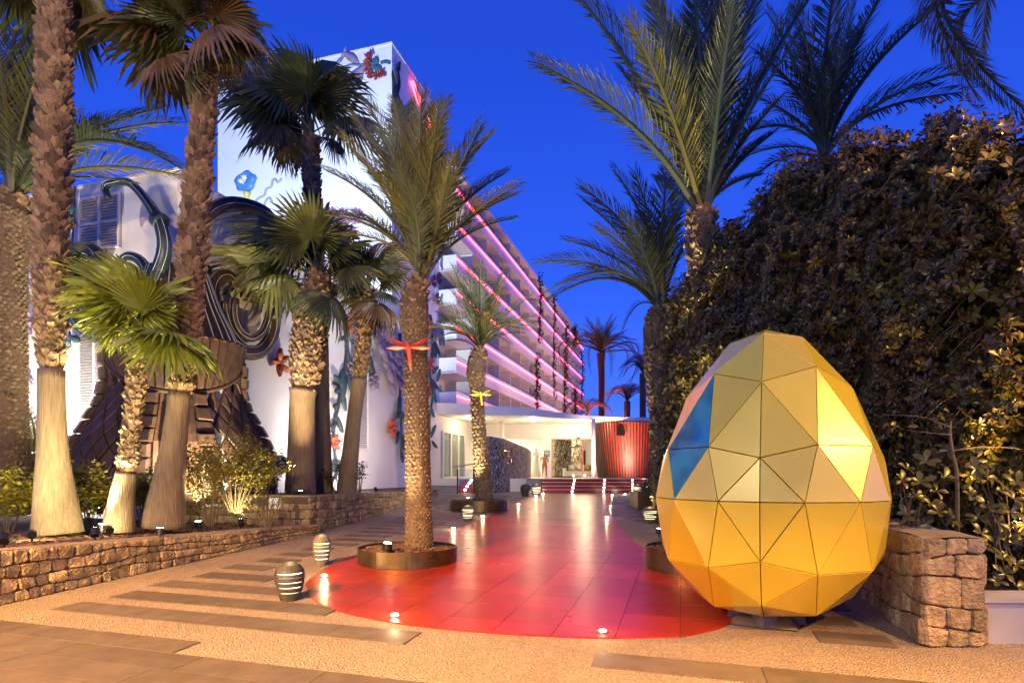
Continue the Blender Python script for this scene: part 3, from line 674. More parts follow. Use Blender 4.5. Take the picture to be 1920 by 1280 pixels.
m = MB(); m.box((px2x(1101, 40), 42.9, TZ+.003), (px2x(1108, 40), 42.99, 3.35)); m.box((px2x(1066, 40), 42.9, TZ+.003), (px2x(1073, 40), 42.99, 3.0)); m.build('dark_doorway', 'dark_panel', lb)
for i, (x, y, w_, d_) in enumerate(((930, 37, 1.3, 1.0), (985, 38, 2.8, 1.6), (1050, 38.5, 2.6, 1.6), (1085, 40, 2.2, 1.4), (950, 41, 1.5, 1), (890, 37, 1.4, 1))):
    t = thing('ceiling_light', ['oval ceiling light left of the lobby pier', 'large oval ceiling cove glowing above the white mannequin', 'oval ceiling cove above the marble columns', 'oval ceiling cove beyond the pendant lamp', 'small ceiling light deep in the lobby', 'ceiling light near the glazed doors'][i], 'ceiling light', (px2x(x, y), y, 4.58))
    c = V((px2x(x, y), y, 4.5)); m = MB(); m.add([c+V((math.cos(a*.3927)*w_/2, math.sin(a*.3927)*d_/2, .05)) for a in range(16)]+[c+V((math.cos(a*.3927)*w_/2, math.sin(a*.3927)*d_/2, 0)) for a in range(16)], [tuple(range(16, 32))[::-1]]+[(a, (a+1) % 16, 16+(a+1) % 16, 16+a) for a in range(16)]); m.build('diffuser', 'ceiling_glow', t)
    lamp('ceiling_lamp', 'AREA', c-UP*.08, 190, WWHITE, c-UP*2, 1.2)
for i, (x, y, pw) in enumerate(((1098, 32.6, 170), (1000, 32.2, 90), (885, 31.2, 80))):
    c = V((px2x(x, y), y, 4.52)); t = thing('downlight', ['canopy downlight beside the white column', 'canopy downlight above the marble wall', 'canopy downlight by the glazed doors'][i], 'downlight', c)
    m = MB(); m.tube([c+UP*.08, c], .16, 14); m.build('lens', 'ceiling_glow', t); lamp('canopy_lamp', 'POINT', c-UP*.35, pw, WWHITE, None, .12)
# marble sign wall
mw = thing('marble_wall', 'curved dark veined marble wall carrying gold lettering at the entrance', 'wall', P(950, 925, 27.6))
p0 = [P(916, 900, 27.0), P(945, 900, 27.9), P(970, 900, 29.6), P(990, 900, 31.6), P(996, 900, 33.5)]
sp_ = spline([(p.x, p.y, 0) for p in p0], 16); tp = lambda i: lerp_tab([(0, 3.36), (4, 3.3), (8, 3.12), (12, 2.98), (16, 2.9)], i)
m = MB(); n = len(sp_); back = [p+V((-.32, .12, 0)) for p in sp_]
vs = [V((p.x, p.y, .55)) for p in sp_]+[V((p.x, p.y, tp(i))) for i, p in enumerate(sp_)]+[V((p.x, p.y, .55)) for p in back]+[V((p.x, p.y, tp(i))) for i, p in enumerate(back)]
m.add(vs, [(i, i+1, n+i+1, n+i) for i in range(n-1)]+[(n+i, n+i+1, 3*n+i+1, 3*n+i) for i in range(n-1)]+[(2*n+i+1, 2*n+i, 3*n+i, 3*n+i+1) for i in range(n-1)]+[(0, n, 3*n, 2*n), (n-1, 3*n-1, 4*n-1, 2*n-1)])
m.build('body', 'marble', mw, smooth=False)
def on_marble(px, py):
    best = min(range(n-1), key=lambda i: abs((960+FPX*sp_[i].x/sp_[i].y)-px)); q = sp_[best]; return V((px2x(px, q.y), q.y-.05, EYE-(py-889)/FPX*q.y))
def stroke(pts, w=.035): 
    m = MB(); m.tube([on_marble(*p) for p in pts], w, 6); m.build('letter', 'brass', mw)
for pts in ([(933, 829), (932.5, 838)], [(936, 839), (938, 829), (940, 839)], [(937, 844), (939, 856)], [(942, 845), (942, 855)], [(944, 845), (950, 845)], [(947, 845), (947, 855)], [(952, 845), (956, 845), (956, 855), (952, 855), (952, 845)], [(947, 861), (947, 869)], [(951, 861), (951, 869), (954, 869)], [(956, 860), (959, 861), (959, 868), (956, 869), (956, 860)], [(960, 841), (963, 855), (963, 873)]):
    stroke(pts)
for k in range(5):
    a_ = k*math.pi*2/5+.3; stroke([(938+math.cos(a_)*.5, 834), (938+math.cos(a_)*3.4, 834+math.sin(a_)*3.4)], .03)
# red slatted drum
dx, dy = px2x(1184, 33.5), 34.6; dr_ = thing('slatted_bar', 'red drum shaped pavilion clad in dark vertical fins right of the white column', 'pavilion', (dx, dy, TZ))
rt, rb = 2.15, 1.78
m = MB(); m.lathe((dx, dy, TZ+.002), [(rb-.14, 0), (rt-.14, 3.12)], 48); m.build('red_wall', 'red_wood', dr_, smooth=False)
for k in range(40):
    a_ = -math.pi*1.05+k*math.pi*1.1/39
    d = V((math.cos(a_), math.sin(a_), 0)); d2 = V((math.cos(a_+.05), math.sin(a_+.05), 0)); t = V((-d.y, d.x, 0)); c = V((dx, dy, TZ+.004))
    m = MB(); lo, hi = c+d2*(rb-.12), c+d*(rt-.12)+UP*3.16; w_ = .026
    m.add([lo-t*w_, lo+t*w_, lo+t*w_+d*.09, lo-t*w_+d*.09, hi-t*w_, hi+t*w_, hi+t*w_+d*.09, hi-t*w_+d*.09], [(0, 3, 2, 1), (4, 5, 6, 7), (0, 1, 5, 4), (1, 2, 6, 5), (2, 3, 7, 6), (3, 0, 4, 7)])
    m.build('slat', 'dark_slat', dr_)
m = MB(); m.obox((px2x(1157, 32.4), 32.3, 3.75), (.42, 0, 0), (0, .3, 0), (0, 0, .32)); spk = thing('loudspeaker', 'black box loudspeaker hung on the red slatted drum', 'loudspeaker', (px2x(1160, 32.4), 32.3, 3.75)); m.build('cabinet', 'black_plastic', spk)
m = MB(); m.tube([(px2x(1163.5, 32.3), 32.28, 3.91), (px2x(1163.5, 32.3), 32.30, 3.91)], .11, 12); m.build('cone', 'black_plastic', spk)
for x in (1112, 1140, 1170, 1200): 
    c = V((px2x(x, 31), 29.3, TZ+.12)); lamp('drum_wash', 'SPOT', c, 620, (1, .60, .42), (px2x(x, 33), 32.8, 3.6), .04, 80, 1)  # spots added to light the red drum, no fixtures modelled
# lobby furniture
for (x, y, y_, w_, lab) in ((1053, 829, 37, .62, 'taller veined marble column left of the sofa'), (1078, 838, 41, .62, 'shorter veined marble column behind the sofa')):
    c = V((px2x(x, y_), y_, TZ+.003)); t = thing('marble_column', lab, 'column', c); m = MB(); m.lathe(c+UP*.121, [(w_, 0), (w_, 3.0)], 24); m.build('shaft', 'marble', t, smooth=False); m = MB(); m.lathe(c, [(w_*1.06, 0), (w_*1.06, .12)], 24); m.build('base', 'dark_panel', t)
y = 35.9; c = V((px2x(1090, y), y, TZ)); t = thing('sofa', 'cream lobby sofa with scatter cushions behind the glass', 'sofa', c)
def rbox(lo, hi, nm, mt, par):
    m = MB(); m.box(lo, hi); o = m.build(nm, mt, par); bv = o.modifiers.new('bevel', 'BEVEL'); bv.width = .05; bv.segments = 2; return o
rbox((c.x-.9, y, TZ+.08), (c.x+.9, y+.85, TZ+.40), 'seat', 'sofa_cloth', t); rbox((c.x-.9, y+.62, TZ+.41), (c.x+.9, y+.86, TZ+.78), 'backrest', 'sofa_cloth', t)
for s in (-1, 1): rbox((c.x+s*1.0-.11, y, TZ+.08), (c.x+s*1.0+.098, y+.86, TZ+.60), 'armrest', 'sofa_cloth', t)
for k, s in enumerate((-.5, -.05, .45)):
    m = MB(); q = V((c.x+s, y+.50, TZ+.62)); m.add([q+V((a*.22*(1-.12*(b*b)), -.03*(c_), b*.19*(1-.12*a*a))) for c_ in (1,) for a in (-1, 0, 1) for b in (-1, 0, 1)]+[q+V((0, -.12, 0)), q+V((0, .05, 0))],
        [(0, 3, 9), (3, 6, 9), (6, 7, 9), (7, 8, 9), (8, 5, 9), (5, 2, 9), (2, 1, 9), (1, 0, 9), (3, 0, 10), (6, 3, 10), (7, 6, 10), (8, 7, 10), (5, 8, 10), (2, 5, 10), (1, 2, 10), (0, 1, 10)]); m.build('cushion', 'cushion_gold' if k == 2 else 'sofa_cloth', t, smooth=True)
def figure(nm, label, cat, base, h, mt, arms, twist=0):
    """standing sculpture figure: one continuous skinned body"""
    t = thing(nm, label, cat, base); s = h/1.75; J = {}
    pts = [('pelvis', 0, 0, .95, .13), ('waist', 0, 0, 1.10, .105), ('chest', 0, -.01, 1.30, .14), ('neck', 0, 0, 1.48, .055), ('head0', 0, -.01, 1.58, .085), ('head1', 0, -.01, 1.70, .08)]
    for sd in (-1, 1):
        q = 'l' if sd < 0 else 'r'; ar = arms[0 if sd < 0 else 1]
        pts += [('hip'+q, sd*.10, 0, .88, .10), ('knee'+q, sd*.11, -.03*(1+sd), .48, .062), ('ankle'+q, sd*.12, .02, .09, .042), ('toe'+q, sd*.13, -.11, .03, .035),
                ('sh'+q, sd*.19, 0, 1.40, .06), ('el'+q, *ar[0], .042), ('wr'+q, *ar[1], .032), ('ha'+q, *ar[2], .034)]
    ed = [('pelvis', 'waist'), ('waist', 'chest'), ('chest', 'neck'), ('neck', 'head0'), ('head0', 'head1')]
    for q in 'lr': ed += [('pelvis', 'hip'+q), ('hip'+q, 'knee'+q), ('knee'+q, 'ankle'+q), ('ankle'+q, 'toe'+q), ('chest', 'sh'+q), ('sh'+q, 'el'+q), ('el'+q, 'wr'+q), ('wr'+q, 'ha'+q)]
    ix = {p[0]: i for i, p in enumerate(pts)}
    me = bpy.data.meshes.new('body'); me.from_pydata([(p[1]*s, p[2]*s, p[3]*s) for p in pts], [(ix[a], ix[b]) for a, b in ed], []); me.materials.append(MATS[mt])
    o = bpy.data.objects.new('body', me); COL.objects.link(o); o.parent = t; WL[o.name] = V(base)
    o.modifiers.new('skin', 'SKIN'); sv = me.skin_vertices[0].data
    for i, p in enumerate(pts): sv[i].radius = (p[4]*s, p[4]*s)
    sv[0].use_root = True
    sb = o.modifiers.new('sub', 'SUBSURF'); sb.levels = 1; sb.render_levels = 2
    return t
figure('statue', 'copper coloured standing figure sculpture in front of the lobby pier under the teal sign', 'statue', (px2x(1021, 34.5), 34.5, TZ), 1.5, 'copper_skin', [[(-.30, -.10, 1.18), (-.36, -.24, 1.12), (-.42, -.30, 1.10)], [(.27, -.02, 1.12), (.14, -.18, 1.10), (.06, -.20, 1.13)]])
mq = figure('mannequin', 'tall pale mannequin behind the glass beside the copper figure', 'mannequin', (px2x(1005, 36.5), 36.5, TZ), 1.95, 'mannequin_white', [[(-.27, .02, 1.12), (-.28, -.10, .90), (-.28, -.14, .80)], [(.27, .02, 1.12), (.30, -.08, .90), (.30, -.12, .80)]])
m = MB(); m.lathe((px2x(1005, 36.5), 36.5, TZ+.0), [(.34, .02), (.28, .5), (.17, 1.05), (.2, 1.35)], 14); m.build('dress', 'mannequin_white', mq, smooth=True)
sg = thing('hotel_sign', 'small square teal sign with a white letter H on the lobby pier', 'sign', P(1025, 856, 34.9))
m = MB(); q = P(1020, 856, 34.9); m.obox(q, (.34, 0, 0), (0, .05, 0), (0, 0, .37)); m.build('board', 'sign_teal', sg)
m = MB(); qq = q+V((.09, -.012, .12))
m.obox(qq, (.035, 0, 0), (0, .011, 0), (0, 0, .2)); m.obox(qq+V((.12, 0, 0)), (.035, 0, 0), (0, .011, 0), (0, 0, .2)); m.obox(qq+V((.0351, 0, .085)), (.0848, 0, 0), (0, .011, 0), (0, 0, .03)); m.build('letter', 'white_paint', sg)
pd = thing('pendant_lamp', 'slim dark pendant hanging over the sofa', 'lamp', (px2x(1082, 37), 37, 4.5))
m = MB(); c = V((px2x(1082, 37), 37, 0)); m.tube([c+UP*4.59, c+UP*3.5], .012, 6); m.build('cord', 'dark_metal', pd); m = MB(); m.lathe(c+UP*3.32, [(.3, 0), (.3, .05), (.05, .19)], 16); m.build('shade', 'dark_metal', pd)
for (x, y, lab) in ((1082, 822, 'small black camera under the canopy above the pendant'), (1082, 808, 'round canopy detector above the small camera')):
    c = P(x, y, 34.9); t = thing('ceiling_camera', lab, 'camera', c); m = MB(); m.obox(c, (.18, 0, 0), (0, .08, 0), (0, 0, .07)); m.build('housing', 'black_plastic' if y > 815 else 'white_paint', t); m = MB(); m.tube([c+V((.09, -.03, .03)), c+V((.09, .0, .03))], .025, 8); m.build('lens', 'dark_metal', t)
# creeper garlands on the hotel front
def garland(pts, label, w=.22):
    t = thing('garland', label, 'garland', pts[0]); m = MB(); sp2 = spline(pts, 20)
    m.tube([p+Nr*.12+V((rnd(-.1, .1), rnd(-.1, .1), 0)) for p in sp2], .10, 6); m.build('stem', 'vine_dark', t)
    m = MB()
    for p in sp2:
        for k in range(9):
            c = p+Nr*rnd(.05, .45)+U*rnd(-w, w)*2.2+UP*rnd(-.5, .5); l_ = rnd(.25, .5); d = V((rnd(-1, 1), rnd(-1, 1), rnd(-1, .6))).normalized(); s_ = d.orthogonal().normalized()*l_*.35
            m.add([c, c+d*l_*.5+s_, c+d*l_, c+d*l_*.5-s_], [(0, 1, 2, 3)])
    m.build('foliage', 'vine_dark', t)
HF = Pl(AB(60, BF, 0), U, Nr)
for x, y0, y1, lab in ((1010, 516, 640, 'dark garland on the hotel front nearest the small palm, upper piece'), (1005, 668, 768, 'dark garland on the hotel front, lower left piece near the canopy'), (1037, 556, 744, 'long dark garland second along the hotel front'), (1060, 608, 690, 'third dark garland along the hotel front, upper piece'), (1058, 690, 772, 'third dark garland along the hotel front, lower piece'), (1076, 612, 645, 'short dark garland high near the far end of the hotel'), (1076, 728, 774, 'dark garland low near the far end of the hotel'), (1090, 660, 772, 'dark garland at the far end of the hotel front')):
    garland([HF.at(x+rnd(-1.5, 1.5), y0+(y1-y0)*k/4) for k in range(5)], lab, .16*HF.m(x, y0)*18)
# ------------------------------------------------------------------ giant bronze ornament on the annexe corner
BF0 = R(298.8)
PROF = [(.9, 2.15), (1.7, 2.13), (2.3, 2.05), (2.73, 1.80), (3.18, 1.54), (3.69, 1.42), (4.2, 1.44), (4.72, 1.46)]
def bp(phi, z, off=0.0):
    a = BF0+R(phi); r = lerp_tab(PROF, z)+off; return V((CX.x+r*math.cos(a), CX.y+r*math.sin(a), z))
orn = thing('bronze_ornament', 'giant dark bronze ornament of net skirt, scallop shell and scrolls wrapped round the building corner', 'sculpture', V((CX.x, CX.y, .4)))
m = MB(); m.lathe((CX.x, CX.y, 0), [(r-.06, z) for z, r in PROF]+[(1.0, 4.74)], 72, BF0-R(134), BF0+R(134)); m.build('inner_shell', 'edge_line', orn)
m = MB(); N_ = 12
for s in range(N_):
    for z0_, z1_ in ((.9, 1.7), (1.7, 2.3), (2.3, 2.73), (2.73, 3.18), (3.18, 3.42)):
        a0, a1 = -13+s*26/N_, -13+(s+1)*26/N_; m.quad(bp(a0, z0_, .01+.05*(s % 2)), bp(a1, z0_, .06-.05*(s % 2)), bp(a1, z1_, .06-.05*(s % 2)), bp(a0, z1_, .01+.05*(s % 2)))
m.build('pleated_panel', 'bronze', orn)
def slab_on(q, h, name, mt='bronze', ins=.82):
    """a raised tile on the bell: q four or more points, all pushed outwards by h with a bevel"""
    c = sum(q, V((0, 0, 0)))/len(q); n_ = V((c.x-CX.x, c.y-CX.y, 0)).normalized(); k = len(q)
    mb = MB(); mb.add([p-n_*.08 for p in q]+[p+n_*h*.6 for p in q]+[c+(p-c)*ins+n_*h for p in q], [(i, (i+1) % k, k+(i+1) % k, k+i) for i in range(k)]+[(k+i, k+(i+1) % k, 2*k+(i+1) % k, 2*k+i) for i in range(k)]+[tuple(range(2*k, 3*k))])
    return mb.build(name, mt, orn)
ZB = lambda ph: 3.40+.95*(abs(ph)/80)**2          # lower edge of the scallop shells
for s in (-1, 1):
    for phi, zt in ((73, 4.1), (17, 3.3)):
        z = .95
        while z < zt:
            h = rnd(.27, .34); w = 6.5 if phi == 73 else 5.5; j = rnd(-.8, .8)
            q = [bp(s*(phi-w)+j, z+.012), bp(s*(phi+w)+j, z+.012+rnd(-.02, .02)), bp(s*(phi+w)+j, z+h-.012+rnd(-.02, .02)), bp(s*(phi-w)+j, z+h-.012)]
            if s < 0: q = [q[1], q[0], q[3], q[2]]
            slab_on(q, .15+rnd(-.02, .04), 'border_block', 'bronze', .78); z += h
    for r in range(13):
        for c in range(4):
            z = 1.08+r*.27; ph = 29+c*11.6+(5.8 if r % 2 else 0)
            if ph > 64 or z > ZB(ph)-.12: continue
            wd, hh = 5.4, .252
            q = [bp(s*ph, z-hh), bp(s*(ph+wd), z), bp(s*ph, min(z+hh, ZB(ph)-.03)), bp(s*(ph-wd), z)]
            if s < 0: q = q[::-1]
            slab_on(q, .035+rnd(0, .02), 'lattice_tile', 'bronze', .88)
    for c in range(9):
        a0, a1 = c*8.8+.4, (c+1)*8.8-.5; b0, b1 = a0*.72+2, a1*.72+2
        q = [bp(s*b0, ZB(b0)+.03, .02), bp(s*b1, ZB(b1)+.03, .02), bp(s*(b1*.4+a1*.6), (ZB(b1)+4.72)/2, .04), bp(s*a1, 4.72, .03), bp(s*(a0+a1)/2, 4.76, .05), bp(s*a0, 4.72, .03), bp(s*(b0*.4+a0*.6), (ZB(b0)+4.72)/2, .04)]
        if s < 0: q = q[::-1]
        slab_on(q, .06, 'shell_rib', 'bronze', .9)
m = MB(); m.tube([bp(-80+i*4, ZB(-80+i*4), .04) for i in range(41)], .05, 8); m.build('cord', 'bronze', orn, smooth=True)
m = MB(); m.lathe((CX.x, CX.y, 0), [(1.42, 4.4), (1.40, 4.7), (1.22, 5.1), (.98, 5.6), (.80, 6.1), (.66, 6.5), (.1, 6.6)], 48, BF0-R(134), BF0+R(134)); nk = m.build('neck', 'bronze', orn, smooth=True)
m = MB()
for k in range(-7, 8):
    a = BF0+R(k*11); m.tube([V((CX.x+r*math.cos(a), CX.y+r*math.sin(a), z)) for r, z in ((1.41, 4.7), (1.23, 5.1), (.99, 5.6), (.81, 6.1), (.67, 6.5))], .014, 5)
m.build('incised_line', 'edge_line', nk)
def arm(pl, pts, r_px, mt, name, off=.3, line=True, n=36, end=True):
    pp = [pl.at(x, y, off) for x, y in pts]; mpp = pl.m(*pts[len(pts)//2]); sp_ = spline(pp, n)
    rr = [lerp_tab(r_px, i/n)*mpp for i in range(n+1)] if isinstance(r_px, list) else [r_px*mpp]*(n+1)
    m = MB(); m.tube(sp_, rr, 12); o = m.build(name, mt, orn, smooth=True)
    if line:
        m = MB(); fw = V((.45, -.89, .1)).normalized()
        for sgn in (-.45, .45):
            l_ = []
            for i, p in enumerate(sp_):
                t = (sp_[min(i+1, n)]-sp_[max(i-1, 0)]).normalized(); sd = t.cross(fw).normalized(); f2 = sd.cross(t).normalized()
                if f2.dot(fw) < 0: f2 = -f2
                l_.append(p+sd*rr[i]*sgn+f2*rr[i]*.90)
            m.tube(l_[2:-2], .008, 5)
        m.build('incised_line', 'edge_line', o)
    return o
def spiral(pl, cx, cy, r0, turns, mt, off, tube_px, start=0.0, sq=1.0):
    pts = []; N = 44
    for i in range(N+1):
        t = i/N; r = r0*(1-t)+1.5*t; a = start+turns*2*math.pi*t; pts.append((cx+math.cos(a)*r, cy+math.sin(a)*r*sq))
    pp = [pl.at(x, y, off+.28*(i/N)) for i, (x, y) in enumerate(pts)]; k = pl.m(cx, cy)
    m = MB(); m.tube(pp, [tube_px*k*(1-.6*i/N) for i in range(N+1)], 10); o = m.build('scroll', mt, orn, smooth=True)
    m = MB(); m.tube([p+pl.n*(tube_px*k*(1-.6*i/N)*.98) for i, p in enumerate(pp)], .012, 5); m.build('incised_line', 'edge_line', o)
    m = MB(); m.tube([pl.at(cx, cy, .02), pl.at(cx, cy, off+.12)], r0*k*1.02, 28); m.build('scroll_back', mt, orn, smooth=False)
arm(AL, [(203, 372), (197, 350), (213, 344), (241, 342), (266, 365), (286, 393), (298, 415), (307, 447), (307, 478), (294, 516), (280, 545), (262, 590)], [(0, 6), (.3, 7), (.5, 10), (.8, 13), (1, 16)], 'teal_bronze', 'horn', .75)
arm(AL, [(294, 410), (303, 417)], 15, 'teal_bronze', 'collar', .75, False, 6)
arm(AR, [(378, 412), (400, 393), (430, 383), (462, 386), (492, 398), (512, 418), (532, 448), (548, 478)], [(0, 11), (.6, 13), (1, 10)], 'bronze', 'horn', .55)
spiral(AL, 164, 487, 30, 2.2, 'teal_bronze', .45, 11, 1.2)
arm(AL, [(140, 470), (131, 515), (131, 548), (137, 585), (157, 618), (185, 630), (212, 632), (235, 645)], [(0, 8), (.5, 12), (1, 16)], 'teal_bronze', 'scroll_arm', .4)
arm(AL, [(222, 500), (228, 486), (243, 480), (262, 488), (273, 508), (272, 540), (258, 580), (245, 640)], [(0, 6), (1, 14)], 'teal_bronze', 'scroll_arm', .5)
spiral(AR, 482, 545, 24, 1.9, 'bronze', .35, 9, 2.5, 1.1)
arm(AR, [(470, 518), (490, 516), (508, 540), (515, 585), (508, 632), (488, 658), (462, 660), (437, 645), (415, 618), (402, 585), (396, 550), (404, 525), (420, 516), (436, 522), (442, 540)], [(0, 11), (.4, 14), (.7, 14), (1, 10)], 'bronze', 'scroll_arm', .35, n=60)
arm(AR, [(441, 560), (441, 595), (452, 622), (472, 634), (492, 622), (503, 595), (504, 570)], 7, 'bronze', 'scroll_arm', .45)
arm(AR, [(421, 565), (424, 592), (436, 622), (454, 645), (458, 652)], 6, 'bronze', 'scroll_arm', .4)
arm(AR, [(384, 700), (386, 640), (380, 580), (378, 530), (385, 500)], [(0, 26), (.5, 20), (1, 12)], 'bronze', 'neck', .1)
arm(AR, [(508, 588), (519, 592)], 12, 'bronze', 'collar', .38, False, 6)
spiral(AL, 122, 862, 20, 1.8, 'bronze', .5, 10, .5); spiral(AR, 526, 872, 14, 1.8, 'teal_bronze', .3, 7, 3.5)
# ------------------------------------------------------------------ flowers on the walls
def petal(mb, o, d, s, n, ln, wd, h, shape=0):
    """pillow petal from o along d, width wd, ridge h above the wall"""
    prof = [(0, .18), (.25, .75), (.55, 1), (.8, .72), (1, .06)] if shape == 0 else [(0, .3), (.3, .5), (.6, .62), (.9, 1), (1, .35)]
    L_, R_, T_ = [], [], []
    for t, w in prof:
        c = o+d*(t*ln)+n*(h*.9*t)
        L_.append(c+s*(w*wd/2)); R_.append(c-s*(w*wd/2)); T_.append(c+n*(h*(.25+.75*math.sin(math.pi*min(1, t*.8+.1)))))
    k = len(prof); vs = L_+T_+R_+[p-n*.03 for p in L_]+[p-n*.03 for p in R_]; fs = []
    for i in range(k-1): fs += [(i, k+i, k+i+1, i+1), (k+i, 2*k+i, 2*k+i+1, k+i+1), (3*k+i, i, i+1, 3*k+i+1), (2*k+i, 4*k+i, 4*k+i+1, 2*k+i+1), (4*k+i, 3*k+i, 3*k+i+1, 4*k+i+1)]
    mb.add(vs, fs)
def flower(pl, x, y, rpx, n, mt, label, cat='flower', centre='petal_yellow', layers=1, off=.10, shape=0, sq=1.0, rot=None, wide=None, mt2=None, name='flower_sculpture', par=None, h=.12, mt3=None):
    o = pl.at(x, y, off); r = rpx*pl.m(x, y); t = par or thing(name, label, cat, o); rot = rnd(0, 6) if rot is None else rot
    for l in range(layers):
        rl = r*(1-l/(layers+.3)); nn = n if l == 0 else max(5, n-2*l)
        for i in range(nn):
            a = rot+l*.4+i*2*math.pi/nn+rnd(-.06, .06); d = pl.ex*math.cos(a)+UP*math.sin(a)*sq; s_ = (pl.ex*-math.sin(a)+UP*math.cos(a))
            mb = MB(); petal(mb, o+pl.n*(l*r*.12+.02*(i % 2)), d, s_, pl.n, rl*rnd(.92, 1.06), (wide or 2*math.pi*rl/nn*.55), h*r*3, shape)
            mb.build('petal', (mt2 if (mt2 and i % 2) else mt) if l == 0 or not mt3 else mt3, t, smooth=True)
    m = MB(); k = r*.17; c = o+pl.n*(layers*r*.12+.03); m.add([c+(pl.ex*math.cos(a*.785)+UP*math.sin(a*.785))*k for a in range(8)]+[c+pl.n*k*.7], [(a, (a+1) % 8, 8) for a in range(8)]); m.build('flower_centre', centre, t)
    return t
def vine(pl, pts, leaves, label, mt='sculpt_leaf', mt2=None, w=3.0, off=.12, name='vine_sculpture', cat='wall sculpture', lsz=1.0):
    pp = [pl.at(x, y, off) for x, y in pts]; t = thing(name, label, cat, pp[-1]); k = pl.m(*pts[0])
    m = MB(); m.tube(spline(pp, 30), [w*k*(1-.4*i/30) for i in range(31)], 8); m.build('stem', mt, t, smooth=True)
    for (x, y, ang, ln) in leaves:
        a = R(ang); d = pl.ex*math.cos(a)+UP*math.sin(a); s_ = pl.ex*-math.sin(a)+UP*math.cos(a); mb = MB(); k = pl.m(x, y)
        petal(mb, pl.at(x, y, off), d, s_, pl.n, ln*k*lsz, ln*k*.42*lsz, .10); mb.build('leaf', (mt2 if mt2 and rnd(0, 1) < .5 else mt), t, smooth=True)
    return t
flower(AR, 522, 680, 27, 5, 'petal_orange', 'large orange star flower sculpture on the wall beside the thickest palm trunk', rot=1.9, centre='petal_red', wide=.2)
flower(AR, 650, 611, 16, 6, 'petal_orange', 'orange and red star flower at the top of the dark vine beside the louvre', mt2='petal_red', rot=.3, centre='petal_yellow', wide=.16)
flower(AR, 626, 829, 16, 5, 'petal_red', 'red star flower low on the dark vine between the trunks', rot=1.4, centre='petal_orange', wide=.2)
flower(AR, 731, 801, 20, 5, 'petal_orange', 'orange and red star flower left of the planter palm trunk', mt2='petal_red', rot=1.2, centre='petal_red', wide=.26)
flower(AR, 803, 612, 13, 5, 'petal_red', 'red star flower highest on the vine right of the planter palm', rot=1.2, centre='petal_orange', wide=.2)
flower(AR, 806, 683, 13, 5, 'petal_red', 'red star flower midway on the vine right of the planter palm', rot=.8, centre='petal_orange', wide=.2)
flower(AR, 801, 732, 13, 5, 'petal_red', 'red star flower lowest on the vine right of the planter palm', rot=.5, centre='petal_orange', wide=.2)
dh = flower(AR, 718, 622, 42, 17, 'petal_purple', 'huge purple dahlia sculpture trailing down the white wall behind the planter palm', layers=4, centre='sculpt_teal', h=.05, sq=1.1, wide=.62, name='flower_sculpture')
for i in range(34):
    t_ = i/34; x = 722+rnd(-20+14*t_, 22)+t_*14; y = 640+t_*78; o = AR.at(x, y, .14+.25*(1-t_)); k = AR.m(x, y); a = R(-75+rnd(-22, 22)); mb = MB()
    petal(mb, o, AR.ex*math.cos(a)+UP*math.sin(a), AR.ex*-math.sin(a)+UP*math.cos(a), AR.n, rnd(20, 28)*k, 13*k, .16); mb.build('petal', 'petal_purple', dh, smooth=True)
flower(AR, 697, 716, 17, 9, 'petal_purple', 'small drooping purple flower right of the leaning trunk', sq=.8, centre='sculpt_leaf', layers=2)
flower(AR, 660, 690, 20, 9, 'petal_purple', 'small purple flower half hidden behind the leaning trunk', centre='sculpt_leaf', layers=2)
vine(AR, [(649, 622), (651, 665), (643, 720), (634, 765), (627, 800), (629, 850), (634, 880), (622, 905)], [(647, 632, 200, 22), (656, 636, -10, 20), (650, 655, -70, 34), (645, 690, -100, 60), (640, 720, 160, 34), (640, 730, 195, 30), (640, 725, -80, 45), (634, 760, 190, 24), (628, 790, 230, 26), (632, 780, -70, 32), (630, 860, 235, 30), (630, 860, -50, 28), (652, 700, -65, 50)], 'dark grey leafy vine sculpture climbing between the trunks', lsz=1.0)
vine(AR, [(684, 655), (690, 680), (694, 705)], [(690, 668, -60, 34), (690, 664, -110, 36), (692, 660, -80, 42)], 'cluster of blue grey leaves under the purple dahlia', 'sculpt_leaf')
vine(AR, [(750, 625), (751, 700), (750, 760), (753, 810), (752, 850)], [(752, 638, 190, 16), (748, 760, 245, 28), (752, 770, -50, 30), (748, 808, 235, 30), (756, 815, -80, 40), (750, 740, -105, 40), (752, 845, -95, 22)], 'teal leafy vine sculpture left of the planter palm trunk', 'sculpt_leaf', 'sculpt_teal')
vine(AR, [(806, 590), (812, 625), (811, 660), (806, 700), (812, 735), (806, 780), (806, 815)], [(812, 632, 190, 14), (812, 640, -80, 30), (815, 640, -60, 26), (812, 700, 45, 22), (810, 710, -40, 26), (812, 725, -80, 30), (806, 760, -60, 24), (808, 820, 60, 28), (810, 826, -40, 20), (803, 815, -95, 30), (820, 715, 80, 24)], 'blue grey leafy vine sculpture right of the planter palm trunk', 'sculpt_leaf', 'sculpt_teal')
vine(AR, [(820, 600), (822, 620), (824, 640)], [(818, 605, -70, 40), (824, 605, -95, 44), (828, 612, -85, 36), (815, 612, -110, 30)], 'drooping bunch of blue leaves near the far end of the annexe wall', 'petal_violet')
for i, (x, y, r) in enumerate(((806, 492, 12), (810, 528, 12), (820, 522, 11), (817, 560, 11))):
    flower(TR, x, y, r, 8, 'petal_plum', ['plum flower highest beside the balconies', 'plum flower with pale centre beside the second balcony, left of its pair', 'plum flower with pale centre beside the second balcony, right of its pair', 'plum flower lowest beside the balconies'][i], centre='petal_lilac', layers=1, shape=1)
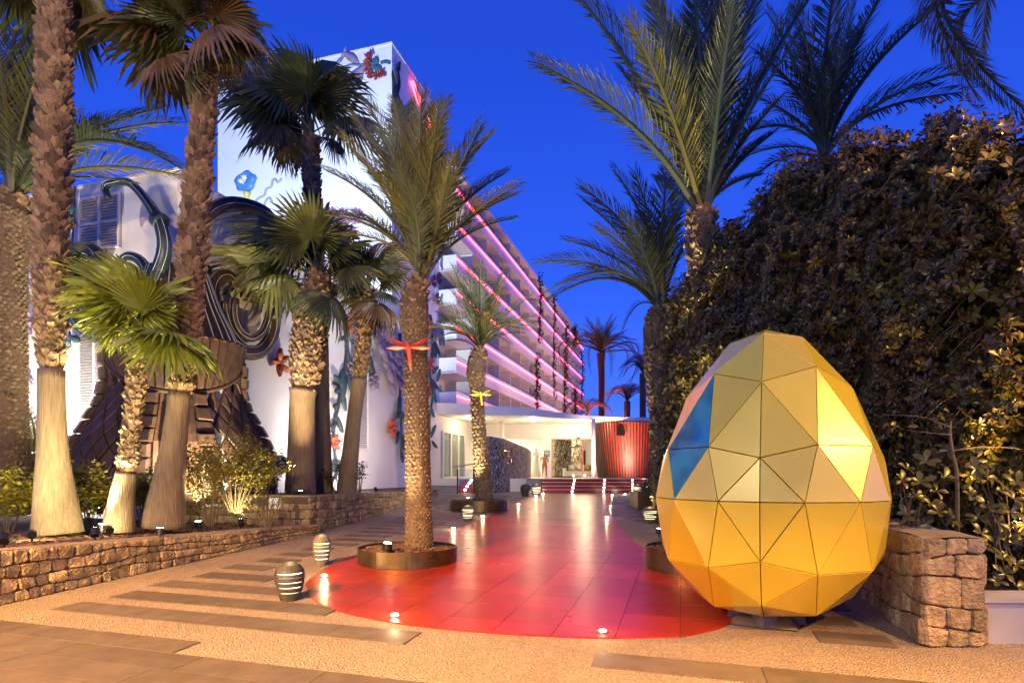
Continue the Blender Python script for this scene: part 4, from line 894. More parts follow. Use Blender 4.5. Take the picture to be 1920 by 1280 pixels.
vine(TR, [(744, 130), (748, 160), (742, 190), (747, 225)], [(745, 140, 75, 30), (746, 160, 240, 40), (746, 175, -60, 40), (742, 195, 230, 34), (746, 205, -70, 40), (742, 175, 120, 36)], 'dark plant silhouette high on the shaded flank of the tower', 'vine_dark', None, 4)
# left face of the annexe
for i, (x, y, r, mt, lab) in enumerate(((48, 470, 30, 'petal_purple', 'purple petalled flower highest between the two left trunks'), (48, 535, 34, 'petal_lilac', 'pale lilac flower behind the left trunks'), (52, 612, 28, 'petal_purple', 'faded purple flower below the lilac one behind the left trunks'))):
    flower(AL, x, y, r, 8, mt, lab, layers=2, mt2='petal_violet' if i == 0 else None, centre='sculpt_teal')
vine(AL, [(140, 350), (138, 420), (132, 500), (128, 580), (133, 650)], [(136, 372, -80, 34), (140, 420, 120, 28), (134, 470, 200, 30), (132, 520, 230, 30), (132, 598, 60, 40), (130, 630, -20, 36), (130, 640, 205, 40), (130, 560, 170, 30)], 'dark teal leafy vine sculpture beside the second trunk from the left', 'sculpt_leaf', 'sculpt_teal', 2)
vine(AL, [(60, 720), (48, 700), (34, 690)], [(44, 700, -30, 26), (56, 715, 150, 20), (40, 690, 60, 20)], 'small grey leaf spray low behind the left trunks', 'petal_purple', None, 2)
# tower mural reliefs
def glory(pl, x, y, r, mt, label, squash=.8):
    o = pl.at(x, y, .12); k = pl.m(x, y); t = thing('flower_sculpture', label, 'flower', o); N = 30
    out = [(math.cos(a*2*math.pi/N)*(1+.10*math.sin(a*2*math.pi/N*5)), math.sin(a*2*math.pi/N)*squash*(1+.10*math.sin(a*2*math.pi/N*5+1))) for a in range(N)]
    ring = lambda s_, h: [o+(pl.ex*u+UP*v)*(r*k*s_)+pl.n*h for u, v in out]
    m = MB(); m.add(ring(1, -.1)+ring(1, .05)+ring(.7, .22)+ring(.3, .1)+[o+pl.n*.02], [(j*N+i, j*N+(i+1) % N, (j+1)*N+(i+1) % N, (j+1)*N+i) for j in range(3) for i in range(N)]+[(3*N+i, 3*N+(i+1) % N, 4*N) for i in range(N)]); m.build('petal', mt, t, smooth=True)
    for i in range(11):
        a = i*.571+.2; d = pl.ex*math.cos(a)+UP*math.sin(a)*squash; mb = MB(); petal(mb, o+pl.n*.16, d, pl.ex*-math.sin(a)+UP*math.cos(a), pl.n, r*k*.5*rnd(.7, 1.1), r*k*.10, .15); mb.build('stamen', 'petal_white', t)
    return t
g1 = glory(TL, 460, 340, 23, 'petal_blue', 'bright blue trumpet flower on the left of the white tower')
m = MB(); m.lathe(TL.at(463, 375, .2), [(.06, -.3), (.16, 0), (.2, .35), (.3, .55)], 12); m.build('calyx', 'petal_yellow', g1, smooth=True)
glory(TL, 536, 432, 23, 'petal_lilac', 'lilac trumpet flower low on the tower behind the palm crown')
glory(TL, 503, 405, 9, 'petal_blue', 'small blue bud on the tower beside the lilac flower', 1.5)
for pts, lab in (([(473, 384), (484, 372), (495, 366), (499, 355), (508, 350), (511, 338), (516, 336), (520, 342), (528, 335)], 'long curling grey tendril beside the blue trumpet flower'), ([(494, 388), (499, 375), (505, 371), (510, 378)], 'short curling grey tendril under the long one')):
    t = thing('tendril_sculpture', lab, 'wall sculpture', TL.at(*pts[0])); m = MB(); m.tube(spline([TL.at(x, y, .12) for x, y in pts], 40), .075, 8); m.build('stem', 'mural_grey', t, smooth=True)
for i, (x, y, r) in enumerate(((640, 410, 17), (657, 437, 13), (620, 402, 12), (628, 438, 13), (668, 405, 13), (645, 455, 11))):
    flower(TL, x, y, r*1.2, 11, 'petal_pink', 'round pink flower with white centre on the tower, ' + ['largest of the cluster', 'right of and below the largest', 'upper left of the largest', 'lower left of the largest', 'upper right of the largest', 'lowest of the cluster'][i], centre='petal_white', shape=1, h=.04)
o = TL.at(703, 122, .15); k = TL.m(703, 122); t = thing('flower_sculpture', 'red berried flower head with teal heart near the top corner of the tower', 'flower', o)
for i in range(90):
    a = R(120+rnd(0, 190)) if True else 0; rr = rnd(14, 25)*k; c = o+(TL.ex*(math.cos(a)*rr*.9+6*k)+UP*(math.sin(a)*rr*1.05))+TL.n*rnd(.0, .2)
    m = MB(); d = (c-o).normalized(); petal(m, c, d, d.cross(TL.n), TL.n, .26, .15, .1); m.build('berry', 'berry_red', t)
for i in range(7):
    a = R(100+i*33); d = TL.ex*math.cos(a)+UP*math.sin(a); mb = MB(); petal(mb, o+TL.ex*5*k, d, TL.ex*-math.sin(a)+UP*math.cos(a), TL.n, 15*k, 8*k, .12); mb.build('sepal', 'sculpt_teal', t, smooth=True)
m = MB(); m.tube([TL.at(714, 118, .2), TL.at(722, 116, .2), TL.at(730, 118, .2)], .1, 8); m.build('stem', 'sculpt_teal', t)
vine(TL, [(692, 120), (675, 122), (655, 122), (640, 130), (622, 128)], [(686, 122, 215, 34), (680, 128, 235, 46), (672, 118, 140, 26), (640, 130, 250, 34), (628, 122, 30, 14), (640, 112, 60, 16), (620, 128, 160, 22), (650, 126, 230, 30)], 'purple and teal leaves trailing from the berried flower head on the tower', 'petal_violet', 'petal_purple', 2, lsz=1.45)
# ------------------------------------------------------------------ palm building kit
FR = {}
def frond_mesh(mt, sag, seed, n=64, wmul=1.0, stiff=1.0):
    """feather frond of unit chord along +X bulging to +Z; rachis and leaflets"""
    key = (mt, round(sag, 2), seed, n)
    if key in FR: return FR[key]
    rg = random.Random(seed*31+int(sag*100)); mb = MB()
    pt = lambda t: V((t, 0.03*math.sin(t*3+seed)*t, 4*sag*t*(1-t)*(1.15-.3*t)))
    ts = [i/12 for i in range(13)]
    mb.tube([pt(t) for t in ts], [.017*(1-.88*t)**.8+.0012 for t in ts], 5, True, .8)
    for sd in (-1, 1):
        for i in range(n):
            t = .13+.87*(i/(n-1))**.95; p = pt(min(1, t)); tg = (pt(min(1, t+.01))-pt(t-.01)).normalized(); y = V((0, sd, 0)); up = tg.cross(V((0, -1, 0))); up = up if up.z > 0 else -up
            prof = min(1, .35+(t-.13)*3.2) if t < .35 else 1-.62*((t-.35)/.65)**1.5
            l_ = .235*prof*rg.uniform(.82, 1.1)*wmul; fa = R(rg.uniform(50, 62)-28*t); lift = R(rg.uniform(10, 38)*stiff)
            d = (tg*math.cos(fa)+(y*math.cos(lift)+up*math.sin(lift))*math.sin(fa)).normalized(); w = d.cross(up).normalized()*(.0026+.0022*prof)
            if i > n-4: w *= .6
            mid = p+d*l_*.55; tip = p+d*l_+V((0, 0, -1))*l_*rg.uniform(.05, .25)
            nn = w.cross(d).normalized()*.003
            mb.add([p-w*.45, p+w*.45, mid+w, mid-w, mid+nn, tip], [(0, 1, 2, 4), (0, 4, 3), (4, 2, 5), (3, 4, 5)])
    FR[key] = mesh_of(mb, mt); return FR[key]
def fan_mesh(mt, sag, seed, pet=.45, n=40, droop=.5, hang=0):
    """fan leaf of unit length along +X: petiole then pleated blade"""
    key = ('fan', mt, round(sag, 2), seed, round(pet, 2), hang)
    if key in FR: return FR[key]
    rg = random.Random(seed*17+5); mb = MB(); pt = lambda t: V((t*pet, 0, 4*sag*t*(1-.5*t)*pet))
    ts = [i/7 for i in range(8)]; mb.tube([pt(t) for t in ts], [.016*(1-.45*t) for t in ts], 5, True, .6)
    h = pt(1); bl = 1-pet; tilt = 2*sag-.15
    for i in range(n):
        a = (i/(n-1)-.5)*R(290); l_ = bl*(1-.30*abs(a/R(145))**1.6)*rg.uniform(.92, 1.06); da = R(290)/(n-1)/2
        def q(r, ang, dz=0):
            c = V((math.cos(ang)*r, math.sin(ang)*r, 0)); c.z = -droop*(r/bl)**2.2*bl*(.55+.45*abs(math.sin(ang)))+dz-.25*abs(math.sin(a))*r*.4
            x = c.x*math.cos(tilt)+c.z*math.sin(tilt)*.3; return h+V((c.x, c.y, c.z+c.x*.0))
        r1, r2 = l_*.30, l_*.62
        f = .55*da*r2
        mb.add([h, q(r1, a-da, -.006), q(r1, a, .006), q(r1, a+da, -.006), q(r2, a-da*.95, -.012), q(r2, a, .010), q(r2, a+da*.95, -.012),
                q(l_*.86, a-da*.42, -.05*rg.uniform(0, 1.2)), q(l_*.86, a+da*.42, -.05*rg.uniform(0, 1.2)), q(l_, a+da*rg.uniform(-.5, .5), -.16*bl*rg.uniform(.2, 1.3))],
               [(0, 1, 2), (0, 2, 3), (1, 4, 5, 2), (2, 5, 6, 3), (4, 7, 5), (5, 7, 8), (5, 8, 6), (7, 9, 8)])
    FR[key] = mesh_of(mb, mt); return FR[key]
def put_leaf(root, me, base, tip, name='frond', up=None, roll=0):
    ch = tip-base; L_ = ch.length
    if up is None:
        up = UP if abs(ch.normalized().z) < .93 else V((-ch.x, -ch.y, .3))
    mtx = frame(base, ch, up) @ M.Rotation(roll, 4, 'X') @ M.Diagonal((L_, L_, L_, 1))
    return inst(name, me, root, mtx)
BOOT = {}
def boot_mesh(v):
    if v in BOOT: return BOOT[v]
    rg = random.Random(v); w = .5; mb = MB(); t = rg.uniform(.5, .8); lean = rg.uniform(.16, .30); sp_ = rg.uniform(.05, .16)
    mb.add([(-.02, -w, -.1), (-.02, w, -.1), (.10, -w*.8, .4), (.10+.08, 0, .38), (.10, w*.8, .4), (lean+.05, -w*t*.7, .88), (lean+.08, -.0, .80-sp_), (lean+.04, w*t*.7, .9), (lean-.02, -w*t*.66, .9), (lean-.05, w*t*.66, .92), (-.03, -w*.7, .4), (-.03, w*.7, .4), (.07, 0, -.1)],
           [(0, 12, 3, 2), (12, 1, 4, 3), (2, 3, 6, 5), (3, 4, 7, 6), (5, 6, 8), (6, 7, 9), (8, 6, 9), (0, 2, 10), (2, 5, 8, 10), (1, 11, 4), (4, 11, 9, 7), (10, 8, 9, 11)])
    BOOT[v] = mesh_of(mb, 'leaf_base'); return BOOT[v]
def trunk_path(pts, n=40):
    """pts: (point, radius) -> smooth samples"""
    c = spline([p for p, r in pts], n); rr = [r for p, r in pts]; m = len(pts)-1
    rad = [lerp_tab([(i/m, r) for i, r in enumerate(rr)], k/n) for k in range(n+1)]; return c, rad
def trunk_mesh(root, c, rad, mt, name='trunk', k=20, wob=.03):
    rg = random.Random(len(root.name)+int(c[0].x*100)); mb = MB(); mb.tube(c, rad, k)
    n = len(c)
    for i in range(n):
        for j in range(k):
            v = mb.v[i*k+j]; d = (v-c[i]); mb.v[i*k+j] = c[i]+d*(1+wob*math.sin(j*1.9+i*.31)+rg.uniform(-wob, wob)*.6)
    return mb.build(name, mt, root, smooth=True)
def put_boots(root, c, rad, i0, i1, size, dens=1.0, tilt=0, maxn=290):
    """spiral of cut leaf bases between samples i0 and i1; past the limit the far side is joined into one part"""
    ln = sum((c[i+1]-c[i]).length for i in range(i0, i1)); r_ = sum(rad[i0:i1+1])/(i1-i0+1); tot = int(ln*2*math.pi*r_/(size*size*.42)*dens); ms = []
    for k in range(tot):
        t = i0+(i1-i0)*(k+.5)/tot; i = min(int(t), len(c)-2); f = t-i; p = c[i].lerp(c[i+1], f); r = rad[i]+(rad[i+1]-rad[i])*f; ax = (c[i+1]-c[i]).normalized()
        a = k*2.39996+rnd(-.22, .22); x = ax.orthogonal().normalized(); y = ax.cross(x); d = x*math.cos(a)+y*math.sin(a); s = size*rnd(.75, 1.3)
        ms.append((d.dot((V((0, 0, EYE))-p).normalized()), k, frame(p+d*r*.70+ax*rnd(-.03, .03), d, ax) @ M.Rotation(rnd(-.5, .5), 4, 'X') @ M.Rotation(tilt+rnd(-.1, .28), 4, 'Y') @ M.Diagonal((s*rnd(.8, 1.5), s, s, 1))))
    ms.sort(key=lambda q: -q[0]); mb = MB()
    for n_, (_, k, mx) in enumerate(ms):
        if n_ < maxn: inst('leaf_base', boot_mesh(k % 9), root, mx)
        else:
            me = boot_mesh(k % 9); mb.add([mx @ v.co for v in me.vertices], [tuple(p.vertices) for p in me.polygons])
    if mb.v: mb.build('leaf_base', 'leaf_base', root, kind='stuff')
def scars(root, c, rad, i0, i1, dz=.075, w=.10, out=.02, mt='date_scar'):
    """rows of small diamond leaf scars on a date palm trunk"""
    mb = MB(); ln = sum((c[i+1]-c[i]).length for i in range(i0, i1)); rows = int(ln/dz)
    for rr in range(rows):
        t = i0+(i1-i0)*(rr+.5)/rows; i = min(int(t), len(c)-2); f = t-i; r = rad[i]+(rad[i+1]-rad[i])*f; ax = (c[i+1]-c[i]).normalized(); p = c[i].lerp(c[i+1], f)
        n = max(6, int(2*math.pi*r/w)); x = ax.orthogonal().normalized(); y = ax.cross(x)
        for j in range(n):
            a = (j+.5*(rr % 2)+rnd(-.12, .12))*2*math.pi/n; d = x*math.cos(a)+y*math.sin(a); s = ax.cross(d); q = p+d*(r-.012); o = out*rnd(.8, 1.6); hw = w*.5*rnd(.6, 1.25); q = q+ax*rnd(-.3, .3)*dz
            mb.add([q-s*hw, q+ax*dz*.5*rnd(.6, 1)+d*o*.3, q+s*hw, q-ax*dz*.75, q+d*o*1.5+ax*dz*rnd(.2, .45), q-ax*dz*.3+d*o], [(0, 5, 4), (5, 2, 4), (4, 2, 1), (0, 4, 1), (0, 3, 5), (3, 2, 5)])
    return mb.build('leaf_scars', mt, root, kind='stuff')
def px_trunk(Y, rows, top=None):
    """rows (px, py, width in px) -> (point, radius) at depth Y"""
    return [(P(x, y, Y), w/2/FPX*Y) for x, y, w in rows]
def tips3(Y, C, tips, spread):
    out = []
    for t in tips:
        dy = t[2] if len(t) > 2 else rnd(-spread, spread)
        out.append(P(t[0], t[1], Y+dy))
    return out
def date_palm(label, Y, rows, crown, tips, mts, boots=None, scar=(0, 1), bulb=None, group=None, sagf=.16, spread=1.2, name='date_palm', extra=0, extra_len=2.5, n=58, base_z=None, dz=.075):
    pr = [(p, r*.84) for p, r in px_trunk(Y, rows)]
    if base_z is not None: pr[0] = (V((pr[0][0].x, pr[0][0].y, base_z)), pr[0][1])
    root = thing(name, label, 'palm tree', pr[0][0], group); c, rad = trunk_path(pr, 44)
    trunk_mesh(root, c, rad, 'date_bark', 'trunk', 18, .05)
    N = len(c)-1
    if scar: scars(root, c, rad, int(scar[0]*N), int(scar[1]*N), dz, dz*1.7, dz*.34)
    if boots: put_boots(root, c, rad, int(boots[0]*N), int(boots[1]*N), boots[2], boots[3] if len(boots) > 3 else 1, .12)
    C = P(crown[0], crown[1], Y)
    for i, tp in enumerate(tips3(Y, C, tips, spread)):
        ch = tp-C; el = ch.normalized().z; sg = sagf*(1.25-el*.9)*rnd(.8, 1.2); mt = mts[i % len(mts)]
        put_leaf(root, frond_mesh(mt, round(sg/.04)*.04, i % 3, n), C+V((rnd(-.06, .06), rnd(-.06, .06), rnd(-.05, .08))), tp, 'frond', roll=rnd(-.35, .35))
    for i in range(extra):
        a = i*2.4+.7; el = rnd(.1, 1.2); d = V((math.cos(a)*math.cos(el), math.sin(a)*math.cos(el), math.sin(el)))
        put_leaf(root, frond_mesh(mts[i % len(mts)], .2 if el < .7 else .08, i % 3, n), C, C+d*extra_len*rnd(.8, 1.05), 'frond', roll=rnd(-.4, .4))
    return root, C
def fan_palm(label, Y, rows, crown, tips, mts, smooth, boots, size, base_z=None, group=None, spread=1.0, pet=.45, droop=.5, sag=.08, dens=1.0, hang=()):
    pr = px_trunk(Y, rows)
    if base_z is not None: pr[0] = (V((pr[0][0].x, pr[0][0].y, base_z)), pr[0][1])
    root = thing('fan_palm', label, 'palm tree', pr[0][0], group); c, rad = trunk_path(pr, 60); N = len(c)-1; k = int(smooth*N)
    if k > 1: trunk_mesh(root, c[:k+1], rad[:k+1], 'trunk_smooth', 'trunk', 24, .018)
    if k < N-1: trunk_mesh(root, c[max(0, k-1):], [r*.74 for r in rad[max(0, k-1):]], 'trunk_fibre', 'upper_trunk', 18, .05)
    if boots: put_boots(root, c, rad, int(boots[0]*N), int(boots[1]*N), size, dens, .05)
    C = P(crown[0], crown[1], Y)
    for i, tp in enumerate(tips3(Y, C, tips, spread)):
        mt = tips[i][3] if len(tips[i]) > 3 else mts[i % len(mts)]
        put_leaf(root, fan_mesh(mt, sag, i % 4, pet, droop=droop), C+V((rnd(-.08, .08), rnd(-.08, .08), rnd(-.1, .1))), tp, 'palm_leaf', roll=rnd(-.5, .5))
    return root, C
# ------------------------------------------------------------------ the palms
date_palm('stout date palm cut by the left edge with long fronds arching over the building', 11.5, [(12, 905, 84), (12, 760, 76), (10, 600, 76), (8, 460, 86), (14, 400, 105), (22, 372, 80)], (22, 380),
    [(-30, -20), (30, 20), (75, 60, 1), (130, 130, .6), (205, 230, -.6), (335, 235, .3), (345, 330, .6), (345, 318, -.9), (250, 345, 1.2), (140, 205, -1), (-60, 120), (-150, 230), (100, 30, -1), (300, 205, 1.5), (-20, 100, 1), (45, 130, 1.5), (-90, 330), (90, 300, -1.5)],
    ['frond', 'frond_blue', 'frond_dark'], boots=(.80, 1, .19, 1), scar=(0, .82), dz=.065, base_z=.8, sagf=.15)
fan_palm('tall palm second from the left, pale smooth foot, scaly trunk leaving the frame', 8.9, [(108, 1003, 84), (104, 940, 70), (100, 860, 52), (97, 760, 43), (96, 650, 42), (96, 560, 58), (97, 400, 62), (101, 200, 60), (102, 60, 52), (101, -60, 46)], (101, -70),
    [(215, 35, .6), (10, 30, .5), (160, 95, 1.2), (60, -200), (200, -180), (-40, -120), (230, -60), (40, 60, 1.6)], ['fan_mid', 'fan_dark'], .415, (.40, 1.0, .205), .155, base_z=.70, dens=1.1)
fan_palm('small palm with bright lime fan leaves in front of the bronze ornament', 9.3, [(222, 998, 56), (226, 950, 46), (236, 890, 35), (243, 850, 33), (250, 760, 30), (256, 690, 28), (263, 625, 22)], (263, 622),
    [(128, 548, -.2), (168, 470, .3), (205, 470, .5), (262, 485, -.5), (330, 505, .4), (350, 560, .1), (405, 640, -.3), (392, 700, -.2), (170, 640, -.5), (235, 455, .7), (140, 600, -.6)], ['fan_green'], .36, (.37, 1.0, .10), .115, base_z=.70, pet=.33, droop=.38, dens=1.3)
fan_palm('leaning palm third from the left whose dark crown hangs against the sky', 9.8, [(306, 990, 78), (312, 930, 62), (324, 850, 46), (335, 760, 38), (344, 690, 46), (352, 600, 50), (360, 480, 58), (370, 360, 52), (380, 230, 44), (384, 140, 40), (386, 95, 30)], (386, 95),
    [(205, 100, .2), (235, 145, -.4), (270, 170, .6), (335, 178, -.3), (190, 40, .8), (300, -50, -.8), (380, -90, .5), (450, -40, -.6), (480, 30, .6), (505, 100, -.2), (465, 140, .5), (420, 150, 1), (220, -20, -.6), (430, 40, -1.2), (345, -40, 1)], ['fan_mid', 'fan_brown', 'fan_dark'], .335, (.34, .98, .19), .15, base_z=.72, droop=.75, dens=1.1)
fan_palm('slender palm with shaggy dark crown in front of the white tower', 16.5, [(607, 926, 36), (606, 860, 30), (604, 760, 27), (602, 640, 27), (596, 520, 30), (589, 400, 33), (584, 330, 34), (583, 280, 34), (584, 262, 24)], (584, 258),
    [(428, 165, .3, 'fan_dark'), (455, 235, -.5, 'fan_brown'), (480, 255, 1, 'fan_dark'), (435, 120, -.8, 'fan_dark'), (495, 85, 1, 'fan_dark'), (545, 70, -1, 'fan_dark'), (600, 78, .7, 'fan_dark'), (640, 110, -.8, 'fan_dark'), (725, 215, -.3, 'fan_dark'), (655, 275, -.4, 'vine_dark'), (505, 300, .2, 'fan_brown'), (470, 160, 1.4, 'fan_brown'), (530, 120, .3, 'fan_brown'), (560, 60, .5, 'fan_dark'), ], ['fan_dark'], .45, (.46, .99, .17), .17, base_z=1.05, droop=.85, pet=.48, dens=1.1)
fan_palm('thick trunked palm with shaggy skirt and smooth brown foot behind the taller wall', 15, [(564, 928, 58), (564, 880, 52), (566, 800, 47), (568, 740, 46), (574, 690, 74), (578, 640, 76), (586, 590, 68), (594, 545, 48), (597, 520, 30)], (597, 520),
    [(398, 492, .2), (452, 400, -.6), (500, 375, .5), (560, 355, -.8), (600, 352, .6), (650, 400, -.4), (690, 440, .5), (715, 490, 0), (640, 615, -.8), (655, 555, .8), (470, 460, 1.2), (480, 545, .8), ], ['fan_mid', 'fan_mid', 'fan_dark'], .40, (.38, 1.0, .215), .17, base_z=1.05, droop=.6, dens=1.5)
fan_palm('leaning palm rightmost of the three behind the taller wall, crown against the louvre', 16.2, [(650, 927, 38), (654, 880, 33), (662, 800, 27), (670, 740, 26), (678, 680, 30), (684, 620, 30), (690, 575, 26), (693, 550, 18)], (693, 552),
    [(760, 500, .2), (750, 560, -.5), (765, 610, .4), (630, 500, .5), (655, 440, -.6), (715, 430, .6), (625, 570, -.3), (735, 450, -.8), (690, 620, 1), (700, 470, 1.2), (640, 540, 1), (720, 600, -1)], ['fan_mid', 'fan_dark', 'fan_brown'], .5, (.5, 1.0, .15), .15, base_z=1.03, droop=.7, dens=1.2)
date_palm('uplit date palm growing from the nearest round steel planter', 9.15, [(786, 1012, 62), (785, 960, 56), (783, 850, 54), (781, 740, 53), (779, 640, 52), (778, 612, 56), (776, 575, 64), (780, 545, 52), (788, 522, 30)], (788, 525),
    [(612, 320, .3), (640, 250, -.4), (655, 215, .6), (690, 195, -.8), (735, 190, .5), (800, 175, -.6), (835, 190, .9), (905, 240, -.3), (915, 255, .6), (970, 345, -.2), (965, 365, .8), (940, 330, 1.4), (700, 330, -1.6), (630, 400, .8), (860, 290, -1.6), (760, 200, 1.8), (810, 260, 1.8), (690, 260, 1.6), (880, 420, .9), (745, 300, -1.9), (665, 290, 1.0), (820, 200, -1.5), (604, 400, .5), (962, 410, .4), (640, 440, -.8)],
    ['frond', 'frond', 'frond_pale', 'frond_blue'], boots=(.70, .98, .12, 1.2), scar=(.02, .74), sagf=.17, spread=1.0, base_z=.45, dz=.044, n=64)
date_palm('smaller date palm in the second round planter with a round scaly head', 18.2, [(908, 945, 37), (905, 900, 35), (901, 840, 33), (896, 780, 29), (894, 730, 29), (893, 705, 40), (893, 685, 44), (897, 668, 36), (900, 655, 20)], (900, 655),
    [(818, 585, .5), (812, 560, -.5), (830, 600, -1), (850, 500, .6), (875, 500, 1.2), (905, 495, -.8), (945, 508, .7), (955, 515, -.4), (1010, 592, .3), (985, 600, -.8), (940, 545, -1.4), (850, 545, -1.5), (905, 520, 1.5), (838, 640, .8), (980, 625, .8), (825, 620, 1.5)],
    ['frond', 'frond', 'frond_blue'], boots=(.66, .96, .16, 1.1), scar=(.02, .68), sagf=.14, spread=1.0, base_z=.75, dz=.085, n=50, extra=9, extra_len=2.3)
date_palm('large date palm rising out of the hedge with huge fronds against the sky', 13, [(1330, 900, 66), (1328, 700, 64), (1322, 560, 62), (1318, 480, 68), (1316, 430, 62), (1316, 405, 36)], (1316, 405),
    [(1080, -10, .2), (1008, 112, -.4), (1200, -40, .6), (1290, -70, -.5), (1225, -20, -1.4), (1340, -80, .8), (1392, -60, -.8), (1420, -30, .6), (1545, -40, .3), (1500, 60, -1), (1455, 190, .8), (1420, 330, 1.0), (1450, 250, 1.8), (1160, 130, 1.4), (1260, 40, 1.8), (1370, 60, 1.8), (1225, 330, 1.8), (1390, -10, -1.8), (1180, 40, -1.6)],
    ['frond_blue', 'frond_blue', 'frond', 'frond_dark'], boots=(.45, .98, .24, 1.3), scar=None, sagf=.09, spread=1, base_z=.4, n=70)
date_palm('dark date palm behind the left end of the hedge, fronds reaching over the terrace', 18.6, [(1240, 945, 46), (1240, 800, 48), (1238, 680, 66), (1240, 615, 80), (1242, 590, 50)], (1242, 588),
    [(1008, 492, .3), (1092, 345, -.4), (1090, 372, .9), (1030, 545, -.3), (1028, 560, 1), (1060, 448, .8), (1150, 320, .4), (1195, 320, -.8), (1240, 310, .8), (1290, 335, -.6), (1168, 620, -.2), (1120, 420, -1.4), (1200, 400, 1.8), (1330, 400, .7), (1340, 500, .9), (1165, 400, -1.9), (1270, 380, 1.9)],
    ['frond_blue', 'frond_dark', 'frond'], boots=(.55, .98, .26, 1), scar=(0, .6), sagf=.2, spread=1, base_z=.7, dz=.13, n=54)
date_palm('date palm standing behind the hedge, crown silhouetted above its top', 16, [(1552, 900, 60), (1550, 600, 58), (1548, 350, 56), (1545, 300, 40)], (1545, 295),
    [(1438, 25, .3), (1492, 5, -.6), (1555, -40, .6), (1600, 0, -.8), (1645, -5, .9), (1770, 5, .2), (1835, 125, -.3), (1800, 180, .8), (1405, 170, .6), (1375, 262, -.4), (1400, 345, .3), (1660, 60, -1.2), (1500, 80, 1.5), (1420, 90, -1), (1590, 60, 1.6), (1385, 300, 1)],
    ['frond_blue', 'frond_dark', 'frond_dark'], scar=None, sagf=.14, spread=1, base_z=.4, n=60)
date_palm('palm at the upper right corner with only hanging frond tips in view', 9, [(2080, 900, 60), (2075, 500, 60), (2060, 100, 56), (2050, -60, 40)], (2050, -80),
    [(1835, 190, .2), (1850, 100, -.5), (1880, 185, .6), (1945, 230, -.2), (1990, 260, .5), (1860, -60), (2200, 100), (2250, -100), (2000, -300)], ['fan_brown', 'frond_dark'], scar=None, sagf=.34, base_z=.3, n=110)
date_palm('distant round headed date palm beyond the end of the hotel', 62, [(1128, 776, 14), (1128, 720, 14), (1127, 680, 16), (1127, 662, 20)], (1127, 660),
    [(1068, 700), (1075, 650), (1090, 625), (1115, 615), (1140, 618), (1165, 630), (1185, 655), (1195, 690), (1180, 720), (1160, 735), (1085, 735), (1070, 725), (1100, 640), (1150, 645), (1110, 700), (1145, 705), (1195, 670), (1060, 680), (1172, 700), (1128, 610)], ['frond', 'fan_brown', 'frond_dark'], scar=None, sagf=.34, spread=2.5, n=40, base_z=2, extra=30, extra_len=4.0)
for (x, y, lab, Y) in ((1176, 752, 'low reddish palm above the canopy right of the distant palm', 50), (1100, 778, 'low reddish palm above the canopy left of the distant palm trunk', 52), (1205, 700, 'dark palm crown beside the hedge edge above the canopy', 45)):
    date_palm(lab, Y, [(x, y+60, 14), (x, y+30, 14), (x, y, 14)], (x, y), [(x+math.cos(a)*rnd(34, 52), y-math.sin(a)*rnd(22, 34)+rnd(-4, 4)) for a in [k*.165-.3 for k in range(24)]], ['frond_red', 'frond_red', 'frond_dark'], scar=None, sagf=.34, spread=2, n=40, base_z=.8)
date_palm('low young palm with feathery fronds between the two left trunks', 12.2, [(62, 900, 30), (62, 870, 30), (62, 850, 26)], (62, 850), [(30, 728), (120, 742), (128, 775), (28, 770), (110, 800), (40, 810), (-10, 760), (150, 820), (20, 740, -1)], ['frond', 'frond_pale'], scar=None, sagf=.22, spread=.5, n=44, base_z=.8)
# ------------------------------------------------------------------ round planters
def planter(label, cx, cy, r, z0, h, n=700):
    t = thing('round_planter', label, 'planter', (cx, cy, z0)); m = MB()
    m.lathe((cx, cy, z0), [(r, .002), (r, h), (r-.02, h), (r-.02, h-.06)], 56, cap=False); m.build('rim', 'rim_metal', t, smooth=False)
    m = MB(); m.lathe((cx, cy, z0), [(r-.025, .01), (r-.025, h-.07), (r*.5, h-.03), (.02, h-.01)], 40); m.build('soil', 'mulch', t, smooth=True)
    ps = []
    for i in range(n):
        a, q = rnd(0, 6.283), r*.96*math.sqrt(rnd(0.02, 1)); ps.append(V((cx+q*math.cos(a), cy+q*math.sin(a), z0+h-.055+.045*(1-q/r)+rnd(0, .015))))
    chips(ps, 'bark_mulch', t)
    return t
planter('nearest round metal planter ring full of bark around the uplit palm', -1.62, 9.12, .76, gz(9.0), .24, 1500)
planter('second round metal planter ring around the smaller palm', -1.02, 18.2, .90, gz(18), .32, 700)
planter('round metal planter half hidden behind the left side of the egg', 2.62, 8.55, .66, gz(8.5), .33, 500)
bxp = thing('square_planter', 'dark square planter with low plants at the hedge end beyond the egg', 'planter', (4.5, 18.6, gz(18.6))); m = MB(); m.box((3.92, 18.3, gz(18.6)), (5.6, 19.6, gz(18.6)+.55)); m.build('box', 'rim_metal', bxp); m = MB(); m.box((3.96, 18.34, gz(18.6)+.3), (5.56, 19.56, gz(18.6)+.556)); m.build('soil', 'mulch', bxp)
